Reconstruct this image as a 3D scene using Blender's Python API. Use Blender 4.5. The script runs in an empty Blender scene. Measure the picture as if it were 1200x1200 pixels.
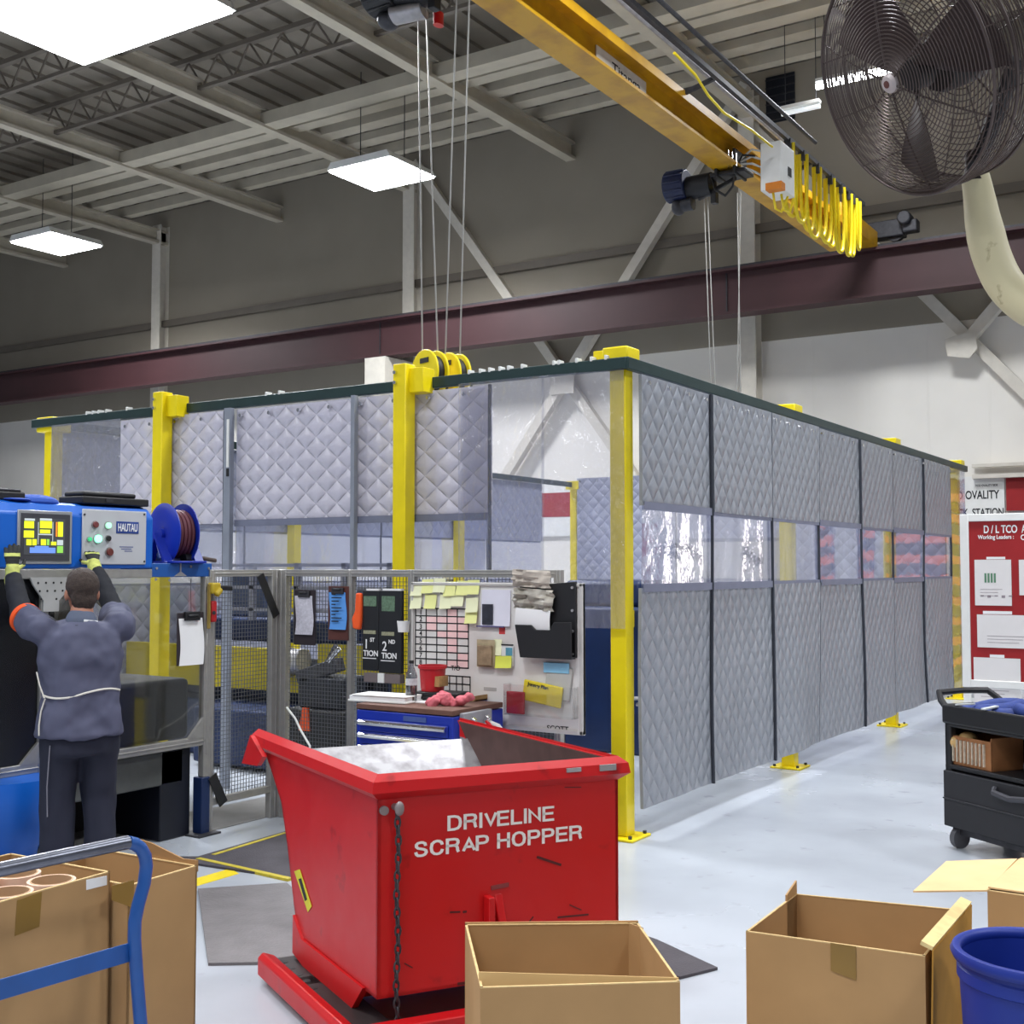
import bpy, bmesh, math, random
from mathutils import Vector, Matrix, noise as mnoise
random.seed(7)
R = math.radians; PI = math.pi
sc = bpy.context.scene; col = sc.collection
# ------------------------------------------------------------------ survey of the place (metres)
H = 1.68; F = 1400.0; TH = R(32.7); PITCH = math.atan(65/1400)
def ray(px, py):
    l = (px-600)/F; u = (600-py)/F
    f = math.cos(PITCH)-u*math.sin(PITCH); up = math.sin(PITCH)+u*math.cos(PITCH)
    return (l*math.cos(TH)-f*math.sin(TH), l*math.sin(TH)+f*math.cos(TH), up)
def on_z(px, py, z):
    d = ray(px, py); t = (z-H)/d[2]; return Vector((d[0]*t, d[1]*t, z))
def on_y(px, py, y):
    d = ray(px, py); t = y/d[1]; return Vector((d[0]*t, y, H+d[2]*t))
def on_x(px, py, x):
    d = ray(px, py); t = x/d[0]; return Vector((x, d[1]*t, H+d[2]*t))
# ------------------------------------------------------------------ materials
def lin(c):
    return tuple((v/255/12.92 if v/255 <= .04045 else ((v/255+.055)/1.055)**2.4) for v in c)
MATS = {}
def mat(name, rgb, rough=.5, metal=0.0, var=.08, scale=9.0, bump=0.0, bscale=60.0, spec=.5, rvar=0.0, stretch=(1,1,1), rgb2=None, thr=None):
    if name in MATS: return MATS[name]
    m = bpy.data.materials.new(name); m.use_nodes = True; MATS[name] = m
    nt = m.node_tree; N = nt.nodes; L = nt.links
    b = N['Principled BSDF']; c = lin(rgb)
    b.inputs['Roughness'].default_value = rough; b.inputs['Metallic'].default_value = metal
    b.inputs['Specular IOR Level'].default_value = spec
    tc = N.new('ShaderNodeTexCoord'); mp = N.new('ShaderNodeMapping'); mp.inputs['Scale'].default_value = stretch
    L.new(tc.outputs['Object'], mp.inputs['Vector'])
    n = N.new('ShaderNodeTexNoise'); n.inputs['Scale'].default_value = scale; n.inputs['Detail'].default_value = 5
    L.new(mp.outputs['Vector'], n.inputs['Vector'])
    rp = N.new('ShaderNodeValToRGB')
    lo, hi = 1-var, 1+var
    rp.color_ramp.elements[0].position = .3; rp.color_ramp.elements[1].position = .7
    if rgb2:
        rp.color_ramp.elements[0].color = (*lin(rgb2), 1); rp.color_ramp.elements[1].color = (*c, 1)
        if thr: rp.color_ramp.elements[0].position, rp.color_ramp.elements[1].position = thr
    else:
        rp.color_ramp.elements[0].color = (*[v*lo for v in c], 1); rp.color_ramp.elements[1].color = (*[min(1, v*hi) for v in c], 1)
    L.new(n.outputs['Fac'], rp.inputs['Fac']); L.new(rp.outputs['Color'], b.inputs['Base Color'])
    if bump:
        n2 = N.new('ShaderNodeTexNoise'); n2.inputs['Scale'].default_value = bscale; n2.inputs['Detail'].default_value = 3
        L.new(mp.outputs['Vector'], n2.inputs['Vector'])
        bp = N.new('ShaderNodeBump'); bp.inputs['Strength'].default_value = 1; bp.inputs['Distance'].default_value = bump
        L.new(n2.outputs['Fac'], bp.inputs['Height']); L.new(bp.outputs['Normal'], b.inputs['Normal'])
    if rvar:
        mr = N.new('ShaderNodeMapRange'); mr.inputs['To Min'].default_value = max(.02, rough-rvar); mr.inputs['To Max'].default_value = min(1, rough+rvar)
        L.new(n.outputs['Fac'], mr.inputs['Value']); L.new(mr.outputs['Result'], b.inputs['Roughness'])
    return m
def emit(name, rgb, strength):
    if name in MATS: return MATS[name]
    m = bpy.data.materials.new(name); m.use_nodes = True; MATS[name] = m
    b = m.node_tree.nodes['Principled BSDF']
    b.inputs['Base Color'].default_value = (*lin(rgb), 1)
    b.inputs['Emission Color'].default_value = (*lin(rgb), 1); b.inputs['Emission Strength'].default_value = strength
    return m
def math_node(nt, op, a, b=None):
    n = nt.nodes.new('ShaderNodeMath'); n.operation = op
    for i, v in enumerate((a, b)):
        if v is None: continue
        if isinstance(v, (int, float)): n.inputs[i].default_value = v
        else: nt.links.new(v, n.inputs[i])
    return n.outputs[0]
def quilt(name, rgb, w, h, dist=.012, rough=.42):
    m = mat(name, rgb, rough, var=.06, scale=2.5); nt = m.node_tree; N = nt.nodes; L = nt.links; b = N['Principled BSDF']
    tc = N.new('ShaderNodeTexCoord'); sx = N.new('ShaderNodeSeparateXYZ'); L.new(tc.outputs['Object'], sx.inputs[0])
    X = math_node(nt, 'DIVIDE', sx.outputs[0], w); Z = math_node(nt, 'DIVIDE', sx.outputs[2], h)
    s = []
    for op in ('ADD', 'SUBTRACT'):
        a = math_node(nt, 'MULTIPLY', math_node(nt, op, X, Z), PI)
        s.append(math_node(nt, 'ABSOLUTE', math_node(nt, 'SINE', a)))
    hh = math_node(nt, 'POWER', math_node(nt, 'MULTIPLY', s[0], s[1]), .55)
    nz = N.new('ShaderNodeTexNoise'); nz.inputs['Scale'].default_value = 14; nz.inputs['Detail'].default_value = 3
    L.new(tc.outputs['Object'], nz.inputs['Vector'])
    hh = math_node(nt, 'ADD', hh, math_node(nt, 'MULTIPLY', nz.outputs['Fac'], .35))
    bp = N.new('ShaderNodeBump'); bp.inputs['Strength'].default_value = 1; bp.inputs['Distance'].default_value = dist
    L.new(hh, bp.inputs['Height']); L.new(bp.outputs['Normal'], b.inputs['Normal'])
    return m
def clear(name, tint, gloss=.1, haze=.05, hazergb=(150,152,175), bump=.004, bscale=(7,7,2.2), rough=.06):
    m = bpy.data.materials.new(name); m.use_nodes = True; MATS[name] = m
    nt = m.node_tree; N = nt.nodes; L = nt.links; N.remove(N['Principled BSDF'])
    out = N['Material Output']
    tr = N.new('ShaderNodeBsdfTransparent'); tr.inputs['Color'].default_value = (*[v for v in tint], 1)
    gl = N.new('ShaderNodeBsdfGlossy'); gl.inputs['Roughness'].default_value = rough; gl.inputs['Color'].default_value = (1, 1, 1, 1)
    df = N.new('ShaderNodeBsdfDiffuse'); df.inputs['Color'].default_value = (*lin(hazergb), 1)
    tc = N.new('ShaderNodeTexCoord'); mp = N.new('ShaderNodeMapping'); mp.inputs['Scale'].default_value = bscale
    L.new(tc.outputs['Object'], mp.inputs['Vector'])
    nz = N.new('ShaderNodeTexNoise'); nz.inputs['Scale'].default_value = 1; nz.inputs['Detail'].default_value = 4; nz.inputs['Roughness'].default_value = .6
    L.new(mp.outputs['Vector'], nz.inputs['Vector'])
    bp = N.new('ShaderNodeBump'); bp.inputs['Strength'].default_value = 1; bp.inputs['Distance'].default_value = bump
    L.new(nz.outputs['Fac'], bp.inputs['Height']); L.new(bp.outputs['Normal'], gl.inputs['Normal'])
    lw = N.new('ShaderNodeFresnel'); lw.inputs['IOR'].default_value = 1.45
    fac = math_node(nt, 'ADD', math_node(nt, 'MULTIPLY', lw.outputs[0], .55), gloss)
    m1 = N.new('ShaderNodeMixShader'); m1.inputs[0].default_value = haze
    L.new(tr.outputs[0], m1.inputs[1]); L.new(df.outputs[0], m1.inputs[2])
    m2 = N.new('ShaderNodeMixShader'); L.new(fac, m2.inputs[0]); L.new(m1.outputs[0], m2.inputs[1]); L.new(gl.outputs[0], m2.inputs[2])
    L.new(m2.outputs[0], out.inputs['Surface'])
    return m
YEL = mat('yellow_paint', (246, 222, 10), .38, var=.06, scale=6)
CYEL = mat('crane_yellow', (196, 148, 14), .42, var=.12, scale=3, rgb2=(150, 102, 12), thr=(.2, .55))
RED = mat('hopper_red', (192, 18, 22), .38, var=.1, scale=7, rvar=.12, rgb2=(130, 14, 16), thr=(.22, .36))
REDW = mat('worn_red', (150, 40, 36), .6, var=.2, scale=14)
STEEL = mat('bare_steel', (176, 174, 176), .42, metal=.6, var=.18, scale=14, rvar=.15)
RUST = mat('rusty_plate', (92, 66, 62), .6, metal=.2, var=.18, scale=10)
DSTEEL = mat('dark_steel', (70, 70, 74), .5, metal=.6, var=.2, scale=20)
ALU = mat('aluminium_profile', (168, 166, 162), .42, metal=.55, var=.08, scale=20)
BLACK = mat('black_plastic', (26, 26, 29), .5, var=.1)
DARK = mat('dark_machine', (24, 27, 36), .5, var=.2, scale=6)
NAVY = mat('navy_machine_paint', (15, 38, 80), .45, var=.15, scale=4)
BLUE = mat('bright_blue_paint', (10, 96, 196), .4, var=.06, scale=4)
RBLUE = mat('royal_blue_paint', (22, 48, 160), .4, var=.08, scale=4)
BINB = mat('bin_blue_plastic', (14, 42, 134), .5, var=.1, scale=5)
HTBLUE = mat('handtruck_blue', (32, 84, 156), .35, var=.12, scale=8)
WORN = mat('worn_chrome', (110, 112, 122), .28, metal=.8, var=.2, scale=12)
CARD = mat('cardboard', (178, 141, 97), .85, var=.06, scale=5, spec=.2)
CARDI = mat('cardboard_inside', (164, 127, 86), .9, var=.06, scale=5, spec=.2)
CARDE = mat('cardboard_edge', (214, 184, 132), .9, var=.12, scale=40, spec=.2)
TAPE = mat('brown_tape', (140, 108, 48), .35, var=.08)
WHITE = mat('white_paint', (236, 236, 232), .5, var=.03)
PAPER = mat('white_paper', (240, 240, 240), .8, var=.02)
CHROME = mat('chrome', (225, 225, 228), .18, metal=1, var=.03)
RED2 = mat('sign_red', (160, 26, 30), .5, var=.05)
MAROON = mat('maroon_paint', (66, 38, 41), .55, var=.1, scale=1.5)
CREAM = mat('cream_steel', (214, 208, 196), .55, var=.05)
GREENBLK = mat('dark_green_rail', (40, 62, 62), .45, var=.1, metal=.3)
ROPE = mat('wire_rope', (190, 188, 182), .4, metal=.6, var=.1)
ORANGE = mat('orange_fabric', (250, 92, 34), .7, var=.1)
INK = mat('black_ink', (22, 22, 24), .6)
RINK = mat('red_ink', (196, 60, 60), .7)
NOTE = mat('sticky_yellow', (238, 240, 160), .8, var=.04)
NOTE2 = mat('sticky_pale', (240, 242, 200), .8, var=.04)
PINKC = mat('pink_wash', (246, 206, 204), .7, var=.08)
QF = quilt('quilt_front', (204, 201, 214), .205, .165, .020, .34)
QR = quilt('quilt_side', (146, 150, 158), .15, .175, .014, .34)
QB = quilt('quilt_far', (170, 174, 196), .19, .19, .018)
BIND = mat('dark_binding', (46, 50, 60), .6)
PVC = clear('clear_pvc', (.97, .97, .99), .10, .05, (210, 210, 240), .045, (10, 10, 3.5), .04)
VINYL = clear('window_vinyl', (.93, .94, .98), .012, .07, (190, 194, 226), .0045, (3, 3, 2.5), .03)
POCK = clear('pocket_clear', (.95, .95, .95), .02, .01, (210, 210, 205), .001, (8, 8, 8), .08)
POLY = clear('polycarbonate', (.84, .84, .82), .02, .035, (160, 160, 150), .0005, (3, 3, 3), .05)
GLASSB = clear('bottle_plastic', (.7, .72, .75), .1, .08, (200, 200, 205), .001, (20, 20, 20), .05)
# ------------------------------------------------------------------ mesh builder
class MB:
    def __init__(s): s.bm = bmesh.new()
    def box(s, x0, x1, y0, y1, z0, z1, mtx=None):
        m = Matrix.Translation(((x0+x1)/2, (y0+y1)/2, (z0+z1)/2)) @ Matrix.Diagonal((abs(x1-x0), abs(y1-y0), abs(z1-z0), 1))
        bmesh.ops.create_cube(s.bm, size=1, matrix=(mtx @ m) if mtx else m); return s
    def bar(s, p0, p1, w, h=None, up=(0, 0, 1)):       # rectangular bar from p0 to p1, w across, h along 'up'
        p0, p1 = Vector(p0), Vector(p1); h = h or w; d = p1-p0; L = d.length; d.normalize()
        u = Vector(up); a = d.cross(u)
        if a.length < 1e-5: a = d.cross(Vector((1, 0, 0)))
        a.normalize(); u = a.cross(d)
        m = Matrix((a, d, u)).transposed().to_4x4(); m.translation = (p0+p1)/2
        bmesh.ops.create_cube(s.bm, size=1, matrix=m @ Matrix.Diagonal((w, L, h, 1))); return s
    def cyl(s, p0, p1, r, r2=None, seg=20, caps=True):
        p0, p1 = Vector(p0), Vector(p1); d = p1-p0
        m = d.to_track_quat('Z', 'Y').to_matrix().to_4x4(); m.translation = (p0+p1)/2
        bmesh.ops.create_cone(s.bm, cap_ends=caps, segments=seg, radius1=r, radius2=r if r2 is None else r2, depth=d.length, matrix=m); return s
    def sph(s, c, r, sc_=(1, 1, 1), seg=16, mtx=None):
        m = Matrix.Translation(c) @ (mtx or Matrix()) @ Matrix.Diagonal((*[r*v for v in sc_], 1))
        bmesh.ops.create_uvsphere(s.bm, u_segments=seg, v_segments=seg//2+2, radius=1, matrix=m); return s
    def tube(s, pts, r, seg=10, closed=False, caps=True):
        pts = [Vector(p) for p in pts]; n = len(pts); rs = r if isinstance(r, (list, tuple)) else [r]*n
        rings = []; prev = None
        for i, p in enumerate(pts):
            a = pts[(i-1) % n] if (closed or i > 0) else p; b = pts[(i+1) % n] if (closed or i < n-1) else p
            d = (b-a).normalized()
            if prev is None:
                q = d.cross(Vector((0, 0, 1)))
                if q.length < .05: q = d.cross(Vector((1, 0, 0)))
                prev = q.normalized()
            prev = (prev-d*prev.dot(d)).normalized(); w = d.cross(prev)
            rings.append([s.bm.verts.new(p+(prev*math.cos(2*PI*k/seg)+w*math.sin(2*PI*k/seg))*rs[i]) for k in range(seg)])
        for i in range(n if closed else n-1):
            A, B = rings[i], rings[(i+1) % n]
            for k in range(seg): s.bm.faces.new((A[k], A[(k+1) % seg], B[(k+1) % seg], B[k]))
        if caps and not closed: s.bm.faces.new(rings[0][::-1]); s.bm.faces.new(rings[-1])
        return s
    def lathe(s, prof, seg=40, mtx=None, close=False):   # profile of (r,z)
        rings = []
        for r, z in prof:
            rings.append([s.bm.verts.new((mtx @ Vector((r*math.cos(2*PI*k/seg), r*math.sin(2*PI*k/seg), z))) if mtx else (r*math.cos(2*PI*k/seg), r*math.sin(2*PI*k/seg), z)) for k in range(seg)])
        m = len(rings)
        for i in range(m if close else m-1):
            A, B = rings[i], rings[(i+1) % m]
            for k in range(seg): s.bm.faces.new((A[k], A[(k+1) % seg], B[(k+1) % seg], B[k]))
        return s
    def prism(s, poly, d, off=(0, 0, 0), axes=((1, 0, 0), (0, 0, 1), (0, 1, 0))):   # 2D poly on axes[0],axes[1]; thickness d along axes[2]
        a, b, c = [Vector(v) for v in axes]; o = Vector(off)
        A = [s.bm.verts.new(o+a*p[0]+b*p[1]) for p in poly]; B = [s.bm.verts.new(o+a*p[0]+b*p[1]+c*d) for p in poly]
        n = len(poly); s.bm.faces.new(A[::-1]); s.bm.faces.new(B)
        for i in range(n): s.bm.faces.new((A[i], A[(i+1) % n], B[(i+1) % n], B[i]))
        return s
    def plate(s, pts, th):        # quad/polygon in 3D thickened along its normal
        p = [Vector(v) for v in pts]; nrm = (p[1]-p[0]).cross(p[2]-p[0]).normalized()*th
        A = [s.bm.verts.new(v) for v in p]; B = [s.bm.verts.new(v+nrm) for v in p]; n = len(p)
        s.bm.faces.new(A[::-1]); s.bm.faces.new(B)
        for i in range(n): s.bm.faces.new((A[i], A[(i+1) % n], B[(i+1) % n], B[i]))
        return s
    def sheet(s, nx, nz, fn, th=0.0):       # grid sheet: fn(i/nx, k/nz) -> point; two-sided with thickness
        g = [[s.bm.verts.new(fn(i/nx, k/nz)) for k in range(nz+1)] for i in range(nx+1)]
        fs = [s.bm.faces.new((g[i][k], g[i+1][k], g[i+1][k+1], g[i][k+1])) for i in range(nx) for k in range(nz)]
        if th:
            bmesh.ops.recalc_face_normals(s.bm, faces=fs)
            bmesh.ops.solidify(s.bm, geom=fs, thickness=th)
        return s
    def text(s, body, size, mtx, bold=0.0, ext=.0008, align='LEFT', sx=1.0, sp=1.0):
        cu = bpy.data.curves.new('t', 'FONT'); cu.body = body; cu.size = size; cu.extrude = ext; cu.offset = bold; cu.align_x = align; cu.space_character = sp
        o = bpy.data.objects.new('t', cu); col.objects.link(o)
        dg = bpy.context.evaluated_depsgraph_get(); me = bpy.data.meshes.new_from_object(o.evaluated_get(dg))
        me.transform(Matrix.Diagonal((sx, 1, 1, 1))); me.transform(mtx)
        s.bm.from_mesh(me); bpy.data.meshes.remove(me); bpy.data.objects.remove(o); bpy.data.curves.remove(cu); return s
    def build(s, name, m, parent=None, smooth=35, bevel=0.0, seg=2, loc=None, rotz=0, fix=True, subsurf=0):
        me = bpy.data.meshes.new(name)
        if fix: bmesh.ops.recalc_face_normals(s.bm, faces=s.bm.faces[:])
        s.bm.to_mesh(me); s.bm.free()
        for mm in (m if isinstance(m, (list, tuple)) else [m]): me.materials.append(mm)
        if smooth:
            me.polygons.foreach_set('use_smooth', [True]*len(me.polygons)); me.set_sharp_from_angle(angle=R(smooth))
        o = bpy.data.objects.new(name, me); col.objects.link(o)
        if parent: o.parent = parent
        if loc is not None: o.location = loc
        if rotz: o.rotation_euler = (0, 0, rotz)
        if bevel:
            bv = o.modifiers.new('b', 'BEVEL'); bv.width = bevel; bv.segments = seg; bv.limit_method = 'ANGLE'; bv.angle_limit = R(40)
        if subsurf:
            ss = o.modifiers.new('s', 'SUBSURF'); ss.levels = ss.render_levels = subsurf
        return o
def tag(o, label=None, cat=None, group=None, kind=None):
    if label: o['label'] = label
    if cat: o['category'] = cat
    if group: o['group'] = group
    if kind: o['kind'] = kind
    return o
def thing(name, label, cat, loc=(0, 0, 0), rotz=0, group=None):
    o = bpy.data.objects.new(name, None); col.objects.link(o); o.empty_display_size = .1
    o.location = loc; o.rotation_euler = (0, 0, rotz); return tag(o, label, cat, group)
def copy_thing(o, loc=None, rotz=None, label=None):
    def rec(x, par):
        c = x.copy(); col.objects.link(c); c.parent = par
        for ch in [q for q in bpy.data.objects if q.parent == x and q != c]: rec(ch, c)
        return c
    c = rec(o, None)
    if loc is not None: c.location = loc
    if rotz is not None: c.rotation_euler = (0, 0, rotz)
    if label: c['label'] = label
    return c
def XZ(x, y, z):                 # text frame standing in local x/z, facing -y
    return Matrix(((1, 0, 0, x), (0, 0, -1, y), (0, 1, 0, z), (0, 0, 0, 1)))
def rbox(mb, w, d, h, x=0, y=0, z=0): return mb.box(x-w/2, x+w/2, y-d/2, y+d/2, z, z+h)
def textfit(mb, body, mtx, x0, x1, z0, z1, bold=0.0, ext=.001):
    t = MB().text(body, 1.0, Matrix(), bold, ext/ max(1e-6, 1)); vs = [v.co for v in t.bm.verts]
    a = min(v.x for v in vs); b_ = max(v.x for v in vs); c = min(v.y for v in vs); d = max(v.y for v in vs); t.bm.free()
    S = Matrix.Translation((x0, z0, 0)) @ Matrix.Diagonal(((x1-x0)/(b_-a), (z1-z0)/(d-c), 1, 1)) @ Matrix.Translation((-a, -c, 0))
    return mb.text(body, 1.0, mtx @ S, bold, ext)
STROKES = {
 'D': [('c', [(0, 0), (0, 1), (.34, 1), (.56, .93), (.68, .78), (.72, .5), (.68, .22), (.56, .07), (.34, 0)])],
 'R': [('o', [(0, 0), (0, 1), (.45, 1), (.6, .95), (.66, .84), (.66, .7), (.6, .58), (.45, .52), (0, .52)]), ('o', [(.40, .52), (.56, .46), (.62, .34), (.64, .12), (.70, 0)])],
 'I': [('o', [(0, 0), (0, 1)])], 'V': [('o', [(0, 1), (.34, 0), (.68, 1)])],
 'E': [('o', [(.6, 1), (0, 1), (0, 0), (.6, 0)]), ('o', [(0, .52), (.54, .52)])], 'L': [('o', [(0, 1), (0, 0), (.56, 0)])],
 'N': [('o', [(0, 0), (0, 1), (.64, 0), (.64, 1)])], 'H': [('o', [(0, 0), (0, 1)]), ('o', [(.64, 0), (.64, 1)]), ('o', [(0, .52), (.64, .52)])],
 'A': [('o', [(0, 0), (.35, 1), (.70, 0)]), ('o', [(.13, .3), (.57, .3)])],
 'P': [('o', [(0, 0), (0, 1), (.42, 1), (.58, .94), (.64, .82), (.64, .66), (.58, .54), (.42, .48), (0, .48)])],
 'O': [('c', [(.37, 1), (.55, .95), (.69, .80), (.74, .5), (.69, .2), (.55, .05), (.37, 0), (.19, .05), (.05, .2), (0, .5), (.05, .8), (.19, .95)])],
 'C': [('o', [(.68, .68), (.62, .87), (.50, .97), (.35, 1), (.19, .95), (.05, .8), (0, .5), (.05, .2), (.19, .05), (.35, 0), (.5, .03), (.62, .13), (.69, .34)])],
 'S': [('o', [(.60, .72), (.56, .9), (.44, .99), (.3, 1), (.14, .97), (.04, .86), (.04, .70), (.14, .58), (.32, .52), (.5, .46), (.62, .36), (.64, .22), (.56, .08), (.42, .01), (.3, 0), (.14, .02), (.04, .12), (0, .3)])]}
def block_letters(mb, body, mtx, x0, x1, z0, z1, w=.19, gap=.30, depth=.001):
    # heavy sans capitals drawn as thick strokes, fitted into a rectangle
    tot, lst = 0, []
    for ch in body:
        if ch == ' ': tot += .42; continue
        wd = max(p[0] for st in STROKES[ch] for p in st[1]); g_ = gap*(.55 if ch in 'VA' else 1); lst.append((tot, ch)); tot += wd+g_
    tot -= gap; sx = (x1-x0)/(tot+w); sz = (z1-z0)/(1+w)
    for ox, ch in lst:
        for kind, pts in STROKES[ch]:
            P = [Vector((p[0]+ox+w/2, p[1]+w/2)) for p in pts]; n = len(P); Lf, Rt = [], []
            for i in range(n):
                cl = kind == 'c'
                a = P[i]-P[i-1] if (i or cl) else P[1]-P[0]; b = (P[(i+1) % n]-P[i]) if (i < n-1 or cl) else a
                a.normalize(); b.normalize(); na, nb = Vector((-a.y, a.x)), Vector((-b.y, b.x)); m = (na+nb); m = m/max(.35, m.length_squared)*2*w/2*1.0 if m.length > .1 else na*w/2
                e = Vector((0, 0))
                if not cl and i == 0: e = -a*w/2*(1 if ch in 'ELHI' or abs(a.x) < .02 or abs(a.y) < .02 else 0)
                if not cl and i == n-1: e = b*w/2*(1 if abs(b.x) < .02 or abs(b.y) < .02 else 0)
                Lf.append(P[i]+m+e); Rt.append(P[i]-m+e)
            def V(q, d): return mb.bm.verts.new(mtx @ Vector((x0+min(max(q.x, ox), 9e9)*sx, z0+min(max(q.y, 0), 1+w)*sz, d)))
            F_ = [(V(l, depth), V(r, depth), V(r, 0), V(l, 0)) for l, r in zip(Lf, Rt)]
            for i in range(n if kind == 'c' else n-1):
                A, B = F_[i], F_[(i+1) % n]
                for k in range(4): mb.bm.faces.new((A[k], A[(k+1) % 4], B[(k+1) % 4], B[k]))
            if kind != 'c': mb.bm.faces.new(F_[0][::-1]); mb.bm.faces.new(F_[-1])
    return mb
# ================================================================== camera, light
cam = bpy.data.cameras.new('camera'); cam.sensor_width = 36; cam.sensor_fit = 'AUTO'; cam.lens = 36*F/1200
co = bpy.data.objects.new('camera', cam); col.objects.link(co); co.location = (0, 0, H)
co.rotation_euler = (PI/2+PITCH, 0, TH); sc.camera = co; cam.clip_end = 200; cam.clip_start = .05
sc.view_settings.view_transform = 'Standard'; sc.view_settings.look = 'None'; sc.view_settings.gamma = 1
sc.view_settings.exposure = 0.0; sc.view_settings.use_curve_mapping = False
w = bpy.data.worlds.new('hall_air'); sc.world = w; w.use_nodes = True
w.node_tree.nodes['Background'].inputs[0].default_value = (.80, .86, 1.0, 1); w.node_tree.nodes['Background'].inputs[1].default_value = .22
def lamp(x, y, z, sx, sy, power, spread=150, rgb=(.93, .96, 1.0)):
    l = bpy.data.lights.new('lamp', 'AREA'); l.shape = 'RECTANGLE'; l.size = sx; l.size_y = sy; l.energy = power; l.spread = R(spread); l.color = rgb
    o = bpy.data.objects.new('lamp', l); col.objects.link(o); o.location = (x, y, z); return o
LENS = emit('lamp_lens', (250, 252, 255), 24)
def fixture(x, y, z, sx, sy, label, power, tubes=4):
    t = thing('high_bay_light', label, 'light', (x, y, z), 0, 'fluorescent high bay lights under the roof')
    MB().prism([(-sx/2, 0), (sx/2, 0), (sx/2-.08, .12), (-sx/2+.08, .12)], sy, (0, -sy/2, 0)).build('housing', WHITE, t)
    MB().box(-sx/2+.03, sx/2-.03, -sy/2+.03, sy/2-.03, -.03, -.002).build('lens', LENS, t)
    for s in (-1, 1): MB().cyl((s*sx*.35, 0, .12), (s*sx*.35, 0, CEIL-z), .008, seg=6).build('hanger_wire', DSTEEL, t)
    lamp(x, y, z-.05, sx*.95, sy*.95, power)
CEIL = 10.15; YW = 19.2
fixture(-10.45, 8.15, 7.6, 2.5, 1.5, 'large glowing light fixture, by far the biggest of the three hanging lights', 480)
fixture(-12.55, 15.5, 8.3, 1.35, 1.25, 'small glowing ceiling light above the yellow pulley block', 340)
fixture(-20.9, 15.3, 8.3, 1.35, 1.25, 'small glowing ceiling light furthest along the back wall', 340)
for x, y in ((4.5, 15.5), (4.5, 8), (-2.5, 8.2), (-19, 8), (-3, 1), (5, 1), (-11, 1), (-19, 1), (1, -6)):
    lamp(x, y, 8.1, 1.6, 1.2, 370 if y > 5 else 270)
lamp(-4.3, 15.0, 8.3, 1.2, .9, 260)
for x in (-17, -14, -11, -8, -5, -2): lamp(x, -4, 8.1, .25, 9, 125)  # unseen long strips added so the clear curtains catch glints
# ================================================================== building shell
m = mat('epoxy_floor', (187, 193, 201), .26, var=.05, scale=.7, rvar=.07, rgb2=(165, 170, 178), thr=(.25, .6)); nt = m.node_tree
N, L = nt.nodes, nt.links; b = N['Principled BSDF']                 # scuffs and drips on the paint
tc = N.new('ShaderNodeTexCoord'); sn = N.new('ShaderNodeTexNoise'); sn.inputs['Scale'].default_value = 5.5; sn.inputs['Detail'].default_value = 6
L.new(tc.outputs['Object'], sn.inputs['Vector']); sr = N.new('ShaderNodeValToRGB'); sr.color_ramp.elements[0].position = .64; sr.color_ramp.elements[1].position = .72
L.new(sn.outputs['Fac'], sr.inputs['Fac']); mx = N.new('ShaderNodeMix'); mx.data_type = 'RGBA'
src = b.inputs['Base Color'].links[0].from_socket; L.new(src, mx.inputs[6]); mx.inputs[7].default_value = (*lin((150, 150, 158)), 1)
L.new(math_node(nt, 'MULTIPLY', sr.outputs['Color'], .55), mx.inputs[0]); L.new(mx.outputs[2], b.inputs['Base Color'])
tag(MB().box(-42, 16, -10, YW, -.2, 0).build('floor', m, smooth=0), kind='structure')
WALLM = mat('wall_panel_cream', (238, 234, 226), .6, var=.03, scale=1.2)
nt = WALLM.node_tree; N, L = nt.nodes, nt.links
tc = N.new('ShaderNodeTexCoord'); sx = N.new('ShaderNodeSeparateXYZ'); L.new(tc.outputs['Object'], sx.inputs[0])
fr = math_node(nt, 'FRACT', math_node(nt, 'MULTIPLY', sx.outputs[0], 1.09)); gp = math_node(nt, 'LESS_THAN', fr, .03)
bp = N.new('ShaderNodeBump'); bp.invert = True; bp.inputs['Distance'].default_value = .02; L.new(gp, bp.inputs['Height']); L.new(bp.outputs['Normal'], N['Principled BSDF'].inputs['Normal'])
tag(MB().box(-42, 16, YW, YW+.2, 0, CEIL).build('wall_back', WALLM, smooth=0), kind='structure')
WALLU = mat('wall_panel_shade', (150, 142, 128), .7, var=.04, scale=1.2)
DECK = mat('roof_deck', (128, 120, 108), .6, var=.08, scale=1.5)
mb = MB().box(-42, 16, -10, YW+.2, CEIL+.06, CEIL+.2)
for i in range(116): mb.box(-42+i*.5, -41.8+i*.5, -10, YW, CEIL, CEIL+.06)
tag(mb.build('ceiling', DECK, smooth=0), kind='structure')
JOIST = mat('joist_paint', (186, 178, 160), .6, var=.08, scale=3)
JD = mat('joist_dark', (112, 104, 94), .6, var=.08, scale=3)
def struct(mb, name, m, **k): return tag(mb.build(name, m, **k), kind='structure')
for i, x in enumerate((-22.1, -14.62, -7.43, -.2)):                # wall columns, roof girders over them
    mb = MB().box(x-.14, x+.14, YW-.3, YW-.27, 0, CEIL-.4).box(x-.14, x+.14, YW-.03, YW, 0, CEIL-.4).box(x-.012, x+.012, YW-.27, YW-.03, 0, CEIL-.4)
    struct(mb, 'column', CREAM, smooth=0)
    if i == 1: struct(MB().prism([(YW-.3, 5.76), (YW-1.25, 5.76), (YW-1.25, 5.06), (YW-.3, 5.06)], .5, (x-.32, 0, 0), ((0, 1, 0), (0, 0, 1), (1, 0, 0))), 'column_bracket', CREAM, smooth=0)
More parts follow.
